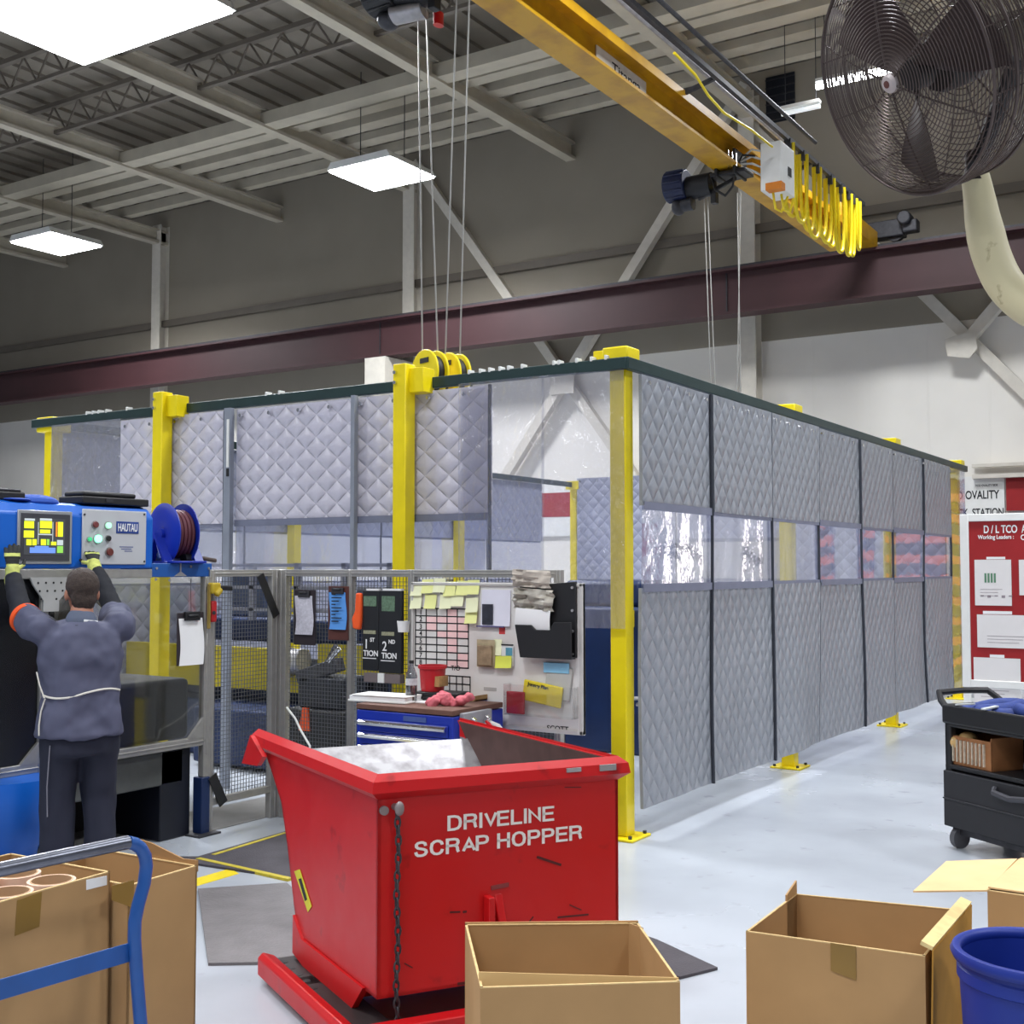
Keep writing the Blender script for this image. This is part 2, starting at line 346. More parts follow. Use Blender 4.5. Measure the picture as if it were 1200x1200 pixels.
def brace(p0, p1, y=YW-.2): struct(MB().bar((p0[0], y, p0[1]), (p1[0], y, p1[1]), .17, .17, (0, 1, 0)), 'wall_brace', CREAM, smooth=0)
brace((-14.6, 9.9), (-7.45, .35), YW-.1); brace((-7.45, 9.9), (-14.6, .35), YW-.22)
brace((-7.4, 9.2), (-.2, .9), YW-.1); brace((-4.0, 5.05), (-.2, 9.3), YW-.22)
struct(MB().prism([(-.2, -.14), (.12, -.2), (.24, -.06), (.2, .2), (-.1, .16), (-.24, .12)], .03, (-4.0, YW-.33, 5.05)), 'wall_brace_gusset', CREAM, smooth=0)
struct(MB().prism([(-.25, -.25), (.25, -.25), (.25, .25), (-.25, .25)], .03, (-11.03, YW-.33, 5.12)), 'wall_brace_gusset', CREAM, smooth=0)
struct(MB().box(-42, 16, YW-.12, YW, 7.35, 7.5), 'trim_1', JD, smooth=0)       # girt on the upper wall
struct(MB().box(-42, 16, YW-.025, YW-.002, 5.5, CEIL), 'wall_shade_band', WALLU, smooth=0)  # shade of the upper wall and the beam's shadow put into the colour
# runway beam
mb = MB().box(-42, 16, 18.02, 18.38, 5.78, 5.82).box(-42, 16, 18.02, 18.38, 6.49, 6.53).box(-42, 16, 18.19, 18.21, 5.82, 6.49)
rb = tag(mb.build('runway_beam', MAROON, smooth=0), 'long maroon steel beam running across the back wall under the crane', 'beam', kind='structure')
MB().box(-42, 16, 18.16, 18.24, 6.53, 6.60).build('crane_rail', DSTEEL, rb, smooth=0)
for x in (-14.75, -7.5): MB().box(x-.01, x+.01, 18.17, 18.23, 5.82, 6.49).build('splice_plate', DSTEEL, rb, smooth=0)
# roof steel
def purlin(y, z, h, w_, m=JOIST, x0=-42, x1=16): struct(MB().box(x0, x1, y-w_/2, y+w_/2, z-h/2, z+h/2), 'ceiling_purlin', m, smooth=0)
for y, z, hh, ww in ((14.95, 9.45, .22, .30), (15.65, 9.6, .16, .26), (16.4, 9.68, .16, .3), (17.15, 9.72, .14, .3), (18.0, 9.8, .2, .2)): purlin(y, z, hh, ww)
for y in (4.6, 6.4, 8.2, 10.0, 11.8, 13.4):      # open-web joists
    mb = MB().box(-42, 16, y-.05, y+.05, 9.98, 10.06).box(-42, 16, y-.04, y+.04, 9.48, 9.54)
    for k in range(60):
        x = -30+k*.7; mb.bar((x, y, 9.52), (x+.35, y, 10.0), .025).bar((x+.35, y, 10.0), (x+.7, y, 9.52), .025)
    struct(mb, 'ceiling_joist', JD, smooth=0)
for x in (-25.8, -22.1, -18.4, -14.7, -11.0, -7.4, -3.7, 0): struct(MB().box(x-.1, x+.1, 2, YW, 9.30, 9.36).box(x-.1, x+.1, 2, YW, 9.6, 9.64).box(x-.012, x+.012, 2, YW, 9.34, 9.62), 'ceiling_girder', JOIST, smooth=0)
# pieces on the back wall
def wallboard(name, px0, px1, py0, py1, m, label, cat, y=YW-.03, th=.025):
    a, b_ = on_y(px0, py0, y), on_y(px1, py1, y)
    t = thing(name, label, cat, ((a.x+b_.x)/2, y, 0)); w_ = (b_.x-a.x)/2
    MB().box(-w_, w_, -th, 0, b_.z, a.z).build('panel', m, t, smooth=0); return t, w_, b_.z, a.z
t, w_, z0, z1 = wallboard('wall_banner', 630, 679, 566, 628, WHITE, 'red and white banner on the back wall seen through the clear curtain', 'banner')
MB().box(-w_*.97, w_*.97, -.032, -.026, z0+.36, z1-.2).build('red_band', RED2, t, smooth=0)
t, w_, z0, z1 = wallboard('station_sign', 1100, 1178, 560, 612, WHITE, 'white hanging station sign with black lettering above the red notice board', 'sign')
def sgn(px, py): q = on_y(px, py, YW-.06); return q.x-t.location.x, q.z
(sa, sb), (sc_, sd_) = sgn(1108, 586), sgn(1171, 574); textfit(mb := MB(), 'TCO OVALITY', XZ(0, -.028, 0), sa, sc_, sb, sd_, .018); mb.build('lettering', INK, t, smooth=0)
(sa, sb), (sc_, sd_) = sgn(1106, 606), sgn(1176, 595); textfit(mb := MB(), 'CHECK  STATION', XZ(0, -.028, 0), sa, sc_, sb, sd_, .018); mb.build('lettering', INK, t, smooth=0)
(sa, sb), (sc_, sd_) = sgn(1143, 570.5), sgn(1169, 567); textfit(mb := MB(), 'TCO OVALITY SIDE', XZ(0, -.028, 0), sa, sc_, sb, sd_, .018); mb.build('lettering', INK, t, smooth=0)
t, w_, z0, z1 = wallboard('wall_banner', 1179, 1290, 559, 596, RED2, 'plain red banner on the back wall beside the white station sign', 'banner')
t = thing('cable_tray', 'pale cable tray running along the wall above the station sign', 'cable tray', (0, YW-.1, 0))
a = on_y(1140, 546, YW-.1); b_ = on_y(1280, 543, YW-.1)
MB().box(a.x, b_.x+2, -.08, .06, a.z-.03, a.z+.02).box(a.x, b_.x+2, -.08, .06, a.z-.2, a.z-.14).build('rail', CREAM, t, smooth=0)
t, w_, z0, z1 = wallboard('wall_louvre', 898, 932, 92, 139, DARK, 'dark louvre opening high on the upper wall behind the crane cables', 'vent')
for k in range(6): MB().box(-w_, w_, -.05, -.025, z0+.05+k*(z1-z0-.1)/5-.02, z0+.05+k*(z1-z0-.1)/5).build('slat', DSTEEL, t, smooth=0)
# fluorescent strips by the wall
for px0, px1, py0, py1, y, lab in ((957, 1057, 101, 80, 16.8, 'bright fluorescent strip light seen through the fan guard'), (916, 961, 134, 124, 17.0, 'short pale strip light beside the fan near the crane cables')):
    a = on_y(px0, py0, y); b_ = on_y(px1, py1, y); z = (a.z+b_.z)/2; c = (a.x+b_.x)/2; hw = (b_.x-a.x)/2
    t = thing('strip_light', lab, 'light', (c, y, z))
    MB().box(-hw, hw, -.06, .06, .05, .1).build('housing', WHITE, t, smooth=0)
    MB().cyl((-hw, 0, 0), (hw, 0, 0), .045 if y == 16.8 else .035).build('tube', LENS if y == 16.8 else emit('dim_tube', (230, 236, 240), .55), t)
    for s in (-1, 1): MB().cyl((s*hw*.8, 0, .1), (s*hw*.8, 0, CEIL-z), .006, seg=6).build('hanger_wire', DSTEEL, t)
# beyond the notice board: unseen glowing window and rack, added for the curtain reflections
GLOW = emit('reflection_glow', (255, 244, 236), 5.5)
wd = tag(MB().box(-1.3, -1.05, -.03, -.01, 0, 2.9).box(-.15, .15, -.03, -.01, 0, 2.9).box(1.1, 1.35, -.03, -.01, 0, 2.9).build('reflection_window', GLOW, loc=(2.6, YW, .9), smooth=0), kind='structure')
mb = MB()
for x in (-1.33, -1.02, -.2, .2, 1.05, 1.4): mb.box(x-.05, x+.05, -.07, -.03, -.05, 2.95)
for z in (0, .95, 1.9, 2.9): mb.box(-1.55, 1.55, -.075, -.03, z-.05, z+.05)
mb.build('window_frame', DSTEEL, wd, smooth=0)
t = thing('reflection_rack', 'unseen orange rack added past the notice board for the curtain reflections', 'rack', (-2.12, 18.55, 0))
ORK = mat('rack_orange', (252, 128, 84), .5, var=.1)
for x in (-.8, .8):
    for y in (-.35, .35): MB().box(x-.04, x+.04, y-.04, y+.04, 0, 2.9).build('upright', mat('rack_blue', (40, 70, 130), .5), t, smooth=0)
for z in (.3, .6, .9, 1.2, 1.5, 1.8, 2.1, 2.4, 2.7):
    for y in (-.35, .35): MB().box(-.8, .8, y-.03, y+.03, z-.06, z+.06).build('beam', ORK, t, smooth=0)
    MB().box(-.8, .8, -.32, .32, z+.03, z+.05).build('shelf', JD, t, smooth=0)
# ================================================================== bridge crane
gx = -5.13; gz = 6.17
t = thing('crane_girder', 'yellow overhead crane girder with white name plate crossing above the enclosure', 'crane', (gx, 0, gz))
gy0, gy1 = 1.5, 16.6
mb = MB().box(-.15, .15, gy0, gy1, 0, .03).box(-.012, .012, gy0, gy1, .03, .31).box(-.13, .13, gy0, gy1, .31, .33)
mb.box(-.17, .17, gy0, gy1, .33, .35).box(.155, .17, gy0, gy1, .26, .33).box(-.17, -.155, gy0, gy1, .26, .33)
mb.build('beam', CYEL, t, smooth=0)
p0 = on_x(699, 70, gx+.03); p1 = on_x(757, 106, gx+.03); p2 = on_x(717, 88, gx+.03); p3 = on_x(750, 108, gx+.03)
pl = MB().box(.02, .032, p0.y, p1.y, .045, .25).build('name_plate', mat('plate_white', (205, 200, 190), .6), t, smooth=0)
M4 = Matrix(((0, 0, 1, .034), (1, 0, 0, 0), (0, 1, 0, 0), (0, 0, 0, 1)))
textfit(MB0 := MB(), 'Titanga', M4, p2.y, p3.y, .07, .20, .004); MB0.build('lettering', INK, pl, smooth=0)
mb = MB().box(-.75, .5, 18.08, 18.32, .50, .76)
mb.build('end_truck', DSTEEL, t, bevel=.02)
for x in (-.6, .36): MB().cyl((x, 18.15, .44+.13), (x, 18.25, .44+.13), .13).build('wheel', DSTEEL, t)
MB().box(-.12, .12, 16.3, 18.08, .36, .6).build('splice_plate', CYEL, t, bevel=.01)
MB().box(.5, .72, 18.0, 18.2, .52, .7).cyl((.55, 17.9, .72), (.55, 18.15, .72), .10).build('drive_motor', DSTEEL, t, bevel=.02)
# festoon track and pipes
tx, tz = -4.62, 6.56
t = thing('festoon_track', 'dark steel track beside the crane girder carrying yellow cable loops', 'crane track', (tx, 0, tz))
MB().box(-.025, .025, 3, 16.0, 0, .05).build('rail', DSTEEL, t, smooth=0)
for y in (5, 8, 11, 14): MB().bar((0, y, .03), (gx-tx+.15, y, -.06), .04).build('bracket', DSTEEL, t, smooth=0)
for dx, lab, mm in ((-.16, 'bare steel conduit closest to the crane girder', STEEL), (.14, 'dark conduit furthest out from the crane girder', DSTEEL)):
    tag(MB().cyl((tx+dx, 2, tz+.12), (tx+dx, 13.6, tz+.12), .022, seg=10).build('conduit', mm), lab, 'conduit')
YC = mat('festoon_yellow', (232, 206, 20), .45, var=.05)
pxs = [924, 940, 957, 972, 984, 993, 999, 1003]
ys = [on_x(p, 205, tx).y for p in pxs]; drops = [.82, .88, .82, .84, .80, .74, .62]
fc = thing('festoon_cable', 'yellow flat cables hanging in loops beneath the crane track', 'cable', (tx, 0, tz-.02))
for i in range(7):
    y0, y1 = ys[i], ys[i+1]
    for q in (-1, 1):
        pts = []
        for k in range(17):
            u = k/16; yy = y0+(y1-y0)*(.5-.5*math.cos(PI*u)*abs(math.cos(PI*u))**.2)
            zz = -(drops[i]+.04*q)*(1-abs(2*u-1)**3.2); pts.append((q*.035+.02*math.sin(i*2+q), yy+q*.02, zz))
        MB().tube(pts, .022, 8).build('cable_loop', YC, fc)
    MB().box(-.04, .04, y0-.03, y0+.03, -.08, .04).build('cable_trolley', DSTEEL, fc, smooth=0)
pts = [on_x(790, 62, tx+.05), on_x(815, 88, tx+.05), on_x(830, 112, tx+.05), on_x(848, 132, tx+.05), on_x(880, 152, tx+.05), on_x(905, 172, tx+.05)]
tag(MB().tube(pts, .013, 8).build('power_cable', YC), 'single slack yellow cable drooping along the crane girder', 'cable')
# hoists
def hoist(y, x0, label, motor_m, box):
    t = thing('wire_rope_hoist', label, 'hoist', (gx, y, gz), 0)
    MB().box(-.30, .34, -.16, .16, -.08, -.03).box(.14, .19, -.2, .2, -.1, .22).box(-.19, -.14, -.2, .2, -.1, .22).build('trolley_frame', BLACK, t, bevel=.01)
    for sx_ in (-1, 1):
        for sy in (-1, 1): MB().cyl((sx_*.06, sy*.12, .09), (sx_*.14, sy*.12, .09), .06).build('wheel', DSTEEL, t)
    MB().cyl((-.78, 0, -.12), (-.34, 0, -.12), .15).build('drum_housing', BLACK, t)
    mb = MB().cyl((-1.16, -.04, -.08), (-.78, -.04, -.08), .2, .19, 24)
    for k in range(12): a = k*PI/6; mb.bar((-1.14, -.04+.195*math.cos(a), -.08+.195*math.sin(a)), (-.8, -.04+.195*math.cos(a), -.08+.195*math.sin(a)), .03)
    mb.build('motor', motor_m, t, bevel=.01)
    MB().sph((-.98, .0, -.34), .11, (1.1, 1, 1)).cyl((-.7, 0, -.32), (-.9, 0, -.32), .09).build('gearbox', DSTEEL, t)
    MB().bar((-.6, 0, -.28), (.1, 0, -.1), .05).box(-.35, -.25, -.05, .05, -.38, -.2).build('rope_guide', BLACK, t, bevel=.008)
    MB().tube([(-.3, -.1, -.05), (-.2, -.16, -.25), (0, -.18, -.36), (.12, -.15, -.25), (.16, -.12, 0)], .018, 8).tube([(.2, -.1, .05), (.3, -.15, .12), (.5, -.1, .1)], .014, 8).build('cable', BLACK, t)
    for k in range(3): MB().cyl((.08+k*.07, -.2, -.02), (.08+k*.07, -.2, .2-.03*k), .014, seg=8).build('bolt', CHROME, t)
    return t
h1 = on_x(480, 12, gx-.75)
ht = hoist(7.2, 0, 'black hoist motor with red part hanging under the crane above the pulley block', BLACK, 0)
MB().cyl((-.52, .28, -.2), (-.52, .28, -.36), .055).build('limit_switch', RED, ht); MB().cyl((-.85, -.05, -.34), (-.5, .05, -.3), .10).build('motor', STEEL, ht)
h2 = on_x(856, 180, gx)
hh = hoist(h2.y, 0, 'blue hoist motor on the crane girder beside a white electrical box', mat('motor_navy', (20, 30, 66), .45, var=.15), 1)
for ch in hh.children: ch.data.transform(Matrix.Diagonal((.66, .9, .9, 1)))
eb = MB().box(.36, .60, -.02, .42, -.30, .24).build('electrical_box', WHITE, hh, bevel=.01)
MB().box(.602, .608, .2, .3, -.1, 0).build('label_plate', INK, eb, smooth=0); MB().box(.42, .603, -.025, .1, -.301, -.22).build('orange_sticker', mat('orange_sticker', (222, 132, 40), .6), eb, smooth=0)
for k in range(4): MB().tube([(.37, .0+.02*k, .16-.09*k), (.28, -.06, .18-.08*k), (.14, -.05, .1-.03*k)], .012, 6).build('cable', mat('grey_cable', (190, 190, 185), .5), hh)
for k in range(2): MB().tube([(.46+k*.06, .1+.1*k, -.29), (.48+k*.06, .12+.1*k, -.48), (.52+k*.06, .2+.1*k, -.5), (.56+k*.03, .3+.1*k, -.31)], .014, 6).build('cable_loop', YC, hh)
for ch in list(ht.children): ch.data.transform(Matrix.Diagonal((.66, .9, .62, 1)))
# ropes + hook block of the near hoist, ropes of the far one
bc = on_y(517, 428, 7.75)
for i, (pa, pb) in enumerate((((490, 60), (495, 415)), ((499, 40), (513, 415)), ((536, 12), (522, 415)), ((551, 0), (539, 415)))):
    q0 = on_y(pa[0], pa[1]-45, 7.25+.02*i); q1 = on_y(*pb, 7.75)
    MB().tube([q0-ht.location, q1-ht.location], .0065, 6).build('wire_rope', ROPE, ht)
for i, (pa, pb) in enumerate((((829, 226), (838, 452)), ((825, 226), (833, 452)), ((864, 226), (868, 452)), ((868, 226), (864, 452)))):
    q0 = on_y(*pa, h2.y+.05); q1 = on_y(*pb, h2.y+.05); q1 = q0+(q1-q0)*1.15
    MB().tube([q0-hh.location, q1-hh.location], .0065, 6).build('wire_rope', ROPE, hh)
t = thing('hook_block', 'round yellow pulley block hanging on wire ropes behind the curtain rail', 'pulley', (bc.x, bc.y, bc.z-.1), R(71))
for i, x in enumerate((-.11, .11)):
    s = MB().cyl((x-.06, 0, .02), (x-.04, 0, .02), .19, seg=36).cyl((x+.04, 0, .02), (x+.06, 0, .02), .19, seg=36).build('sheave', YEL, t, bevel=.006)
    MB().cyl((x-.04, 0, .02), (x+.04, 0, .02), .15, seg=36).build('rope_groove', BLACK, s)
    MB().box(x-.064, x-.06, -.07, .05, .1, .14).build('maker_plate', BLACK, s, smooth=0)
MB().box(-.3, .3, -.03, .03, -.12, -.02).build('yoke', BLACK, t, bevel=.01)
MB().tube([(0, 0, -.12), (0, 0, -.22), (.06, 0, -.28), (.02, 0, -.36), (-.06, 0, -.34), (-.08, 0, -.28)], [.025, .025, .028, .03, .024, .012], 10).build('hook', DSTEEL, t)
# ================================================================== curtain enclosure
PX, PY = -3.49, 6.72; POSTY = [6.72, 9.80, 12.95, 16.05]; LX = -9.17; ZR = 2.955
def post(x, y, label, top=3.06, bracket=(1, 0), kind=0):
    t = thing('enclosure_post', label, 'post', (x, y, 0), 0, 'yellow posts of the curtain enclosure')
    MB().box(-.055, .055, -.055, .055, .015, top).build('column_tube', YEL, t, bevel=.006)
    mb = MB().box(-.13, .13, -.13, .13, 0, .016)
    mb.build('base_plate', YEL, t, bevel=.004)
    for sx_ in (-1, 1):
        for sy in (-1, 1): MB().cyl((sx_*.1, sy*.1, .016), (sx_*.1, sy*.1, .034), .012, seg=6).build('anchor_bolt', DSTEEL, t)
    bx, by = bracket
    if kind == 1:      # arm bolted to the side of the post, reaching back to the rail
        MB().box(.02, .17, -.01, .12, top-.2, top-.03).build('rail_bracket', YEL, t, bevel=.004)
        for k in range(2): MB().cyl((-.03+.0*k, -.055, top-.06-.07*k), (-.03, -.075, top-.06-.07*k), .014, seg=6).build('bolt', CHROME, t)
    elif kind == 2:    # saddle over the rail
        MB().box(-.09, .09, -.09, .09, top-.03, top+.07).build('rail_bracket', YEL, t, bevel=.012)
        MB().box(-.17, -.09, -.06, -.03, top-.03, top+.06).box(-.25, -.09, -.09, -.03, top-.06, top-.03).build('rail_bracket', YEL, t, bevel=.004)
    else:
        MB().box(-.11, .11, -.1, .1, top-.1, top+.03).build('rail_bracket', YEL, t, bevel=.008)
    return t
post(PX, PY, 'tall yellow corner post standing beside the red hopper', 3.0, kind=2)
for y, lab in zip(POSTY[1:], ('yellow post second from the red hopper along the long curtain side', 'yellow post third from the red hopper along the long curtain side', 'yellow end post behind the red notice board')):
    post(PX-.02, y, lab, 3.03)
post(on_y(473, 600, 6.5).x, 6.5, 'tall yellow post in front of the quilted curtain above the whiteboard', 3.08, kind=1)
post(on_y(189, 600, 6.5).x, 6.5, 'tall yellow post rising behind the blue hose reel', 3.08, kind=1)
post(LX, PY, 'yellow post at the far corner behind the blue control box', 2.98)
for y, lab in zip(POSTY[1:], ('yellow post inside the enclosure seen beneath the widest front quilt', 'yellow post inside the enclosure seen beneath the clear front curtain', 'yellow post at the back corner of the enclosure beside the red banner')):
    post(LX+.02, y, lab, 2.98)
def rail(p0, p1, label, drop=0):
    t = thing('curtain_rail', label, 'rail', ((p0[0]+p1[0])/2, (p0[1]+p1[1])/2, 0)); o = Vector(t.location)
    MB().bar(Vector(p0)-o, Vector(p1)-o, .05, .075).build('rail_tube', GREENBLK, t, bevel=.006); return t
rf = rail((LX-.15, 6.62, ZR), (PX+.1, 6.62, ZR), 'dark green rail carrying the front curtains')
rs = rail((-3.40, 6.6, ZR), (-3.40, 16.2, ZR), 'dark green rail along the long side of the enclosure')
rail((LX, 6.7, ZR), (LX, 16.1, ZR), 'dark rail along the far side of the enclosure')
rail((LX, 16.1, ZR), (PX, 16.1, ZR), 'dark rail along the back of the enclosure')
# clips standing on the front rail above the clear curtain
for i, px in enumerate([552, 565, 576, 588, 598, 614, 651, 657, 678, 695, 712]+[105, 112, 119, 128, 152]+[315, 330]):
    p = on_y(px, 435, 6.62); MB().box(p.x-.009, p.x+.009, -.03, .03, ZR+.03, ZR+.06).build('rail_clip', WHITE, rf, bevel=.003).location = (-rf.location.x, 0, 0)
def wav(seed, amp, f):
    def g(x, z): return amp*mnoise.noise(Vector((x*f+seed*7.3, z*f*.35, seed*3.1)))
    return g
def panel(x0, y0, x1, y1, label, zt, parts, wave=.03, seed=0, group=None, name='quilted_curtain', bind=True, z0=.17, cat='curtain'):
    """Hanging panel from (x0,y0) to (x1,y1); parts: list of (name, z_low, z_high, material)."""
    L_ = math.hypot(x1-x0, y1-y0); a = math.atan2(y1-y0, x1-x0)
    t = thing(name, label, cat, (x0, y0, 0), a, group); g = wav(seed, wave, 1.6)
    for nm, lo, hi, mm in parts:
        q = 'quilt' in nm
        def fn(u, v, lo=lo, hi=hi): x = u*L_; z = lo+(hi-lo)*v; return Vector((x, g(x, z)*(1.1-z/3.2), z))
        MB().sheet(max(4, int(L_/.09)), max(4, int((hi-lo)/.12)), fn, .022 if q else .004).build(nm, mm, t, smooth=60)
    if bind:
        lo = min(p[1] for p in parts); hi = max(p[2] for p in parts)
        pts = [(L_, g(L_, lo+(hi-lo)*k/14)*(1.1-(lo+(hi-lo)*k/14)/3.2)-.012, lo+(hi-lo)*k/14) for k in range(15)]
        MB().tube(pts, .012, 6).build('edge_binding', BIND, t)
        for k in range(int(L_/.3)+1): MB().cyl((.06+k*.3, -.03, hi-.05), (.06+k*.3, -.012, hi-.05), .014, seg=10).build('grommet', CHROME, t)
    for (nm, lo, hi, mm), (n2, l2, h2_, m2) in zip(parts, parts[1:]):
        MB().sheet(max(6, int(L_/.06)), 1, lambda u, v, lo=lo: Vector((u*L_, g(u*L_, lo+(v-.5)*.05)*(1.1-(lo+(v-.5)*.05)/3.2)-.016, lo+(v-.5)*.05)), .004).build('seam_band', mat('seam_grey', (118, 122, 142), .5), t, smooth=0)
    return t
# ---- long side facing the aisle
sx_ = -3.36
bys = [on_x(px, 650, sx_).y for px in (752, 833, 903.5, 959, 1008, 1045, 1082)]+[15.05]
ordn = ['first along the aisle from the corner post', 'second along the aisle from the corner post', 'third along the aisle from the corner post', 'fourth along the aisle from the corner post', 'fifth along the aisle from the corner post', 'sixth along the aisle from the corner post', 'last along the aisle before the red board']
for i in range(7):
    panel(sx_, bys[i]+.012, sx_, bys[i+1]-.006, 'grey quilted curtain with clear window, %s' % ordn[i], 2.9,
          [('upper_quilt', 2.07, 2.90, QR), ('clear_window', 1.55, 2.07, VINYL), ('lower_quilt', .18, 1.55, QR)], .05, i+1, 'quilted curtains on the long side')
panel(sx_, 15.08, sx_, 15.95, 'narrow clear curtain strip at the end of the long side', 2.9, [('clear_sheet', .2, 2.9, VINYL)], .06, 31, None, 'clear_curtain', False)
# ---- front
fx = lambda px: on_y(px, 550, 6.6).x
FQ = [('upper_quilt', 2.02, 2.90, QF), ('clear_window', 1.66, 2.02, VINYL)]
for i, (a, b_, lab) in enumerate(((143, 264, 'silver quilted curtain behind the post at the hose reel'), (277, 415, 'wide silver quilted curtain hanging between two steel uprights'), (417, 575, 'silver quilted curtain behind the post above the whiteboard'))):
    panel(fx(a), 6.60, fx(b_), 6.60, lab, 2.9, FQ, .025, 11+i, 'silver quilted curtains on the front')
panel(fx(62), 6.58, fx(143), 6.58, 'clear plastic curtain beside the blue control box', 2.9, [('clear_sheet', 1.66, 2.92, PVC)], .05, 21, 'clear curtains', 'clear_curtain', False)
panel(fx(541), 6.56, fx(641), 6.56, 'wrinkled clear plastic curtain overlapping the last silver quilt', 2.9, [('clear_sheet', 1.45, 2.92, PVC)], .05, 22, 'clear curtains', 'clear_curtain', False)
panel(fx(638), 6.57, PX+.07, 6.62, 'wrinkled clear plastic curtain hanging in front of the corner post', 2.9, [('clear_sheet', 1.30, 2.92, PVC)], .05, 23, 'clear curtains', 'clear_curtain', False)
for px, lab, ww in ((269, 'steel upright with white tag between two silver quilts', .07), (416, 'thin steel upright beside the widest silver quilt', .035)):
    p = on_y(px, 550, 6.56); t = thing('steel_upright', lab, 'upright', (p.x, 6.55, 0))
    MB().box(-ww/2, ww/2, -.02, .02, 0.0, 2.91).build('channel', mat('galvanised', (150, 156, 168), .45, metal=.3), t, smooth=0)
    if px == 269: MB().box(.0, .025, -.026, -.021, 2.45, 2.82).build('tag', WHITE, t, smooth=0); MB().box(.0, .025, -.026, -.021, 2.38, 2.44).build('clip', BLACK, t, smooth=0)
# ---- far side and back, seen through the clear plastic
FQ2 = [('upper_quilt', 2.07, 2.92, QB), ('clear_window', 1.5, 2.07, VINYL), ('lower_quilt', .18, 1.5, QB)]
yy = [6.85, 9.15, 11.45, 13.75]
for i in range(3): panel(LX-.08, yy[i+1]-.02, LX-.08, yy[i], 'grey quilted curtain on the far side of the enclosure, %s from the front' % ('first', 'second', 'third')[i], 2.9, FQ2, .03, 41+i, 'quilted curtains on the far side')
panel(LX-.08, 15.2, LX-.08, 13.78, 'dark bluish quilted curtain at the end of the far side beside the red banner', 2.9, FQ2, .03, 45, 'quilted curtains on the far side')
xs = [LX+.1, -7.4, -5.6, -3.6]
for i in range(3): panel(xs[i], 16.0, xs[i+1]-.02, 16.0, 'grey quilted curtain on the back of the enclosure, %s' % ('beside the back corner post', 'middle one of three', 'closest to the aisle side')[i], 3.0, FQ2 if i == 1 else [('upper_quilt', 1.5, 3.05, QB), ('lower_quilt', .18, 1.5, QB)], .03, 51+i, 'quilted curtains on the back')
# ================================================================== machinery inside the enclosure
t = thing('assembly_machine', 'large navy assembly machine with yellow guard inside the enclosure', 'machine', (-6.6, 8.2, 0))
MB().box(-2.2, -.2, -.6, .6, 0, .5).box(-2.2, .3, -.3, .8, .5, .66).box(-1.25, .72, -1.02, -.58, .03, .5).build('bed', NAVY, t, bevel=.02)
MB().box(-2.2, .2, -.55, .5, .66, .80).build('conveyor', DARK, t, bevel=.02)
MB().box(-2.6, -.35, -.62, -.56, .62, .98).build('guard_panel', mat('guard_yellow', (190, 172, 14), .5, var=.1), t, smooth=0)
MB().box(-.2, .55, -.62, -.56, .78, 1.04).build('guard_panel', mat('guard_yellow', (190, 172, 14), .5), t, smooth=0)
MB().box(-2.3, -.3, -.2, .6, 1.0, 1.22).build('head', NAVY, t, bevel=.03)
MB().cyl((-.62, -.68, .88), (-.3, -.68, .9), .10).cyl((-.5, -.68, .88), (-.44, -.68, .88), .125).build('spindle', STEEL, t, bevel=.006)
mb = MB()
for x in (-1.9, -1.3, -.75, -.2, .3): mb.box(x-.025, x+.025, -.3, -.25, 1.2, 1.72)
for z in (1.3, 1.5, 1.7): mb.box(-1.95, .35, -.3, -.26, z-.015, z+.015)
mb.build('tooling_frame', mat('tool_grey', (150, 152, 165), .4, metal=.3, var=.15), t, smooth=0)
MB().box(-1.8, -1.35, -.1, .3, 1.22, 1.62).box(-.6, -.1, 0, .4, 1.22, 1.5).build('drive_unit', mat('tool_bluegrey', (72, 84, 110), .5), t, bevel=.02)
MB().box(.3, 1.5, -.5, .6, 0, 1.22).build('cabinet', DARK, t, bevel=.03)
MB().box(.5, 1.2, -.56, -.5, .3, 1.1).build('cabinet_door', NAVY, t, bevel=.01)
MB().box(.9, 1.2, -.3, .2, 1.22, 1.5).build('motor', NAVY, t, bevel=.04)
t = thing('press_machine', 'navy blue press standing inside the enclosure between whiteboard and corner post', 'machine', (-5.35, 10.1, 0))
MB().box(-.9, .95, -.45, .9, 0, 1.32).build('body', NAVY, t, bevel=.03)
MB().box(-.35, .45, -.3, .6, 1.32, 1.56).build('top_cover', NAVY, t, bevel=.04)
MB().box(.3, .46, -.5, -.44, 1.14, 1.3).build('yellow_cover', YEL, t, bevel=.01); MB().tube([(.5, -.48, .46), (.55, -.5, .46), (.56, -.5, .52), (.3, -.5, .5)], .018, 8).build('handrail', STEEL, t)
t = thing('small_fixture', 'dark clamp fixture with bright steel tip behind the wire fence', 'fixture', (-6.12, 6.95, 0))
MB().box(-.25, .3, -.2, .2, 0, .62).build('stand', BLACK, t, bevel=.02)
MB().bar((-.2, -.1, .84), (.2, -.1, .96), .1).bar((.05, -.12, .9), (.18, -.12, 1.1), .04).build('clamp_arm', DSTEEL, t, bevel=.01)
MB().box(-.18, .25, -.15, .15, .62, .86).build('block', DARK, t, bevel=.02)
MB().cyl((.12, -.14, .98), (.22, -.14, 1.08), .02).build('clamp_tip', CHROME, t)
MB().prism([(-.05, 0), (.06, 0), (.04, .17), (-.01, .17)], .02, (-.06, -.215, .46)).build('orange_tag', ORANGE, t, smooth=0)
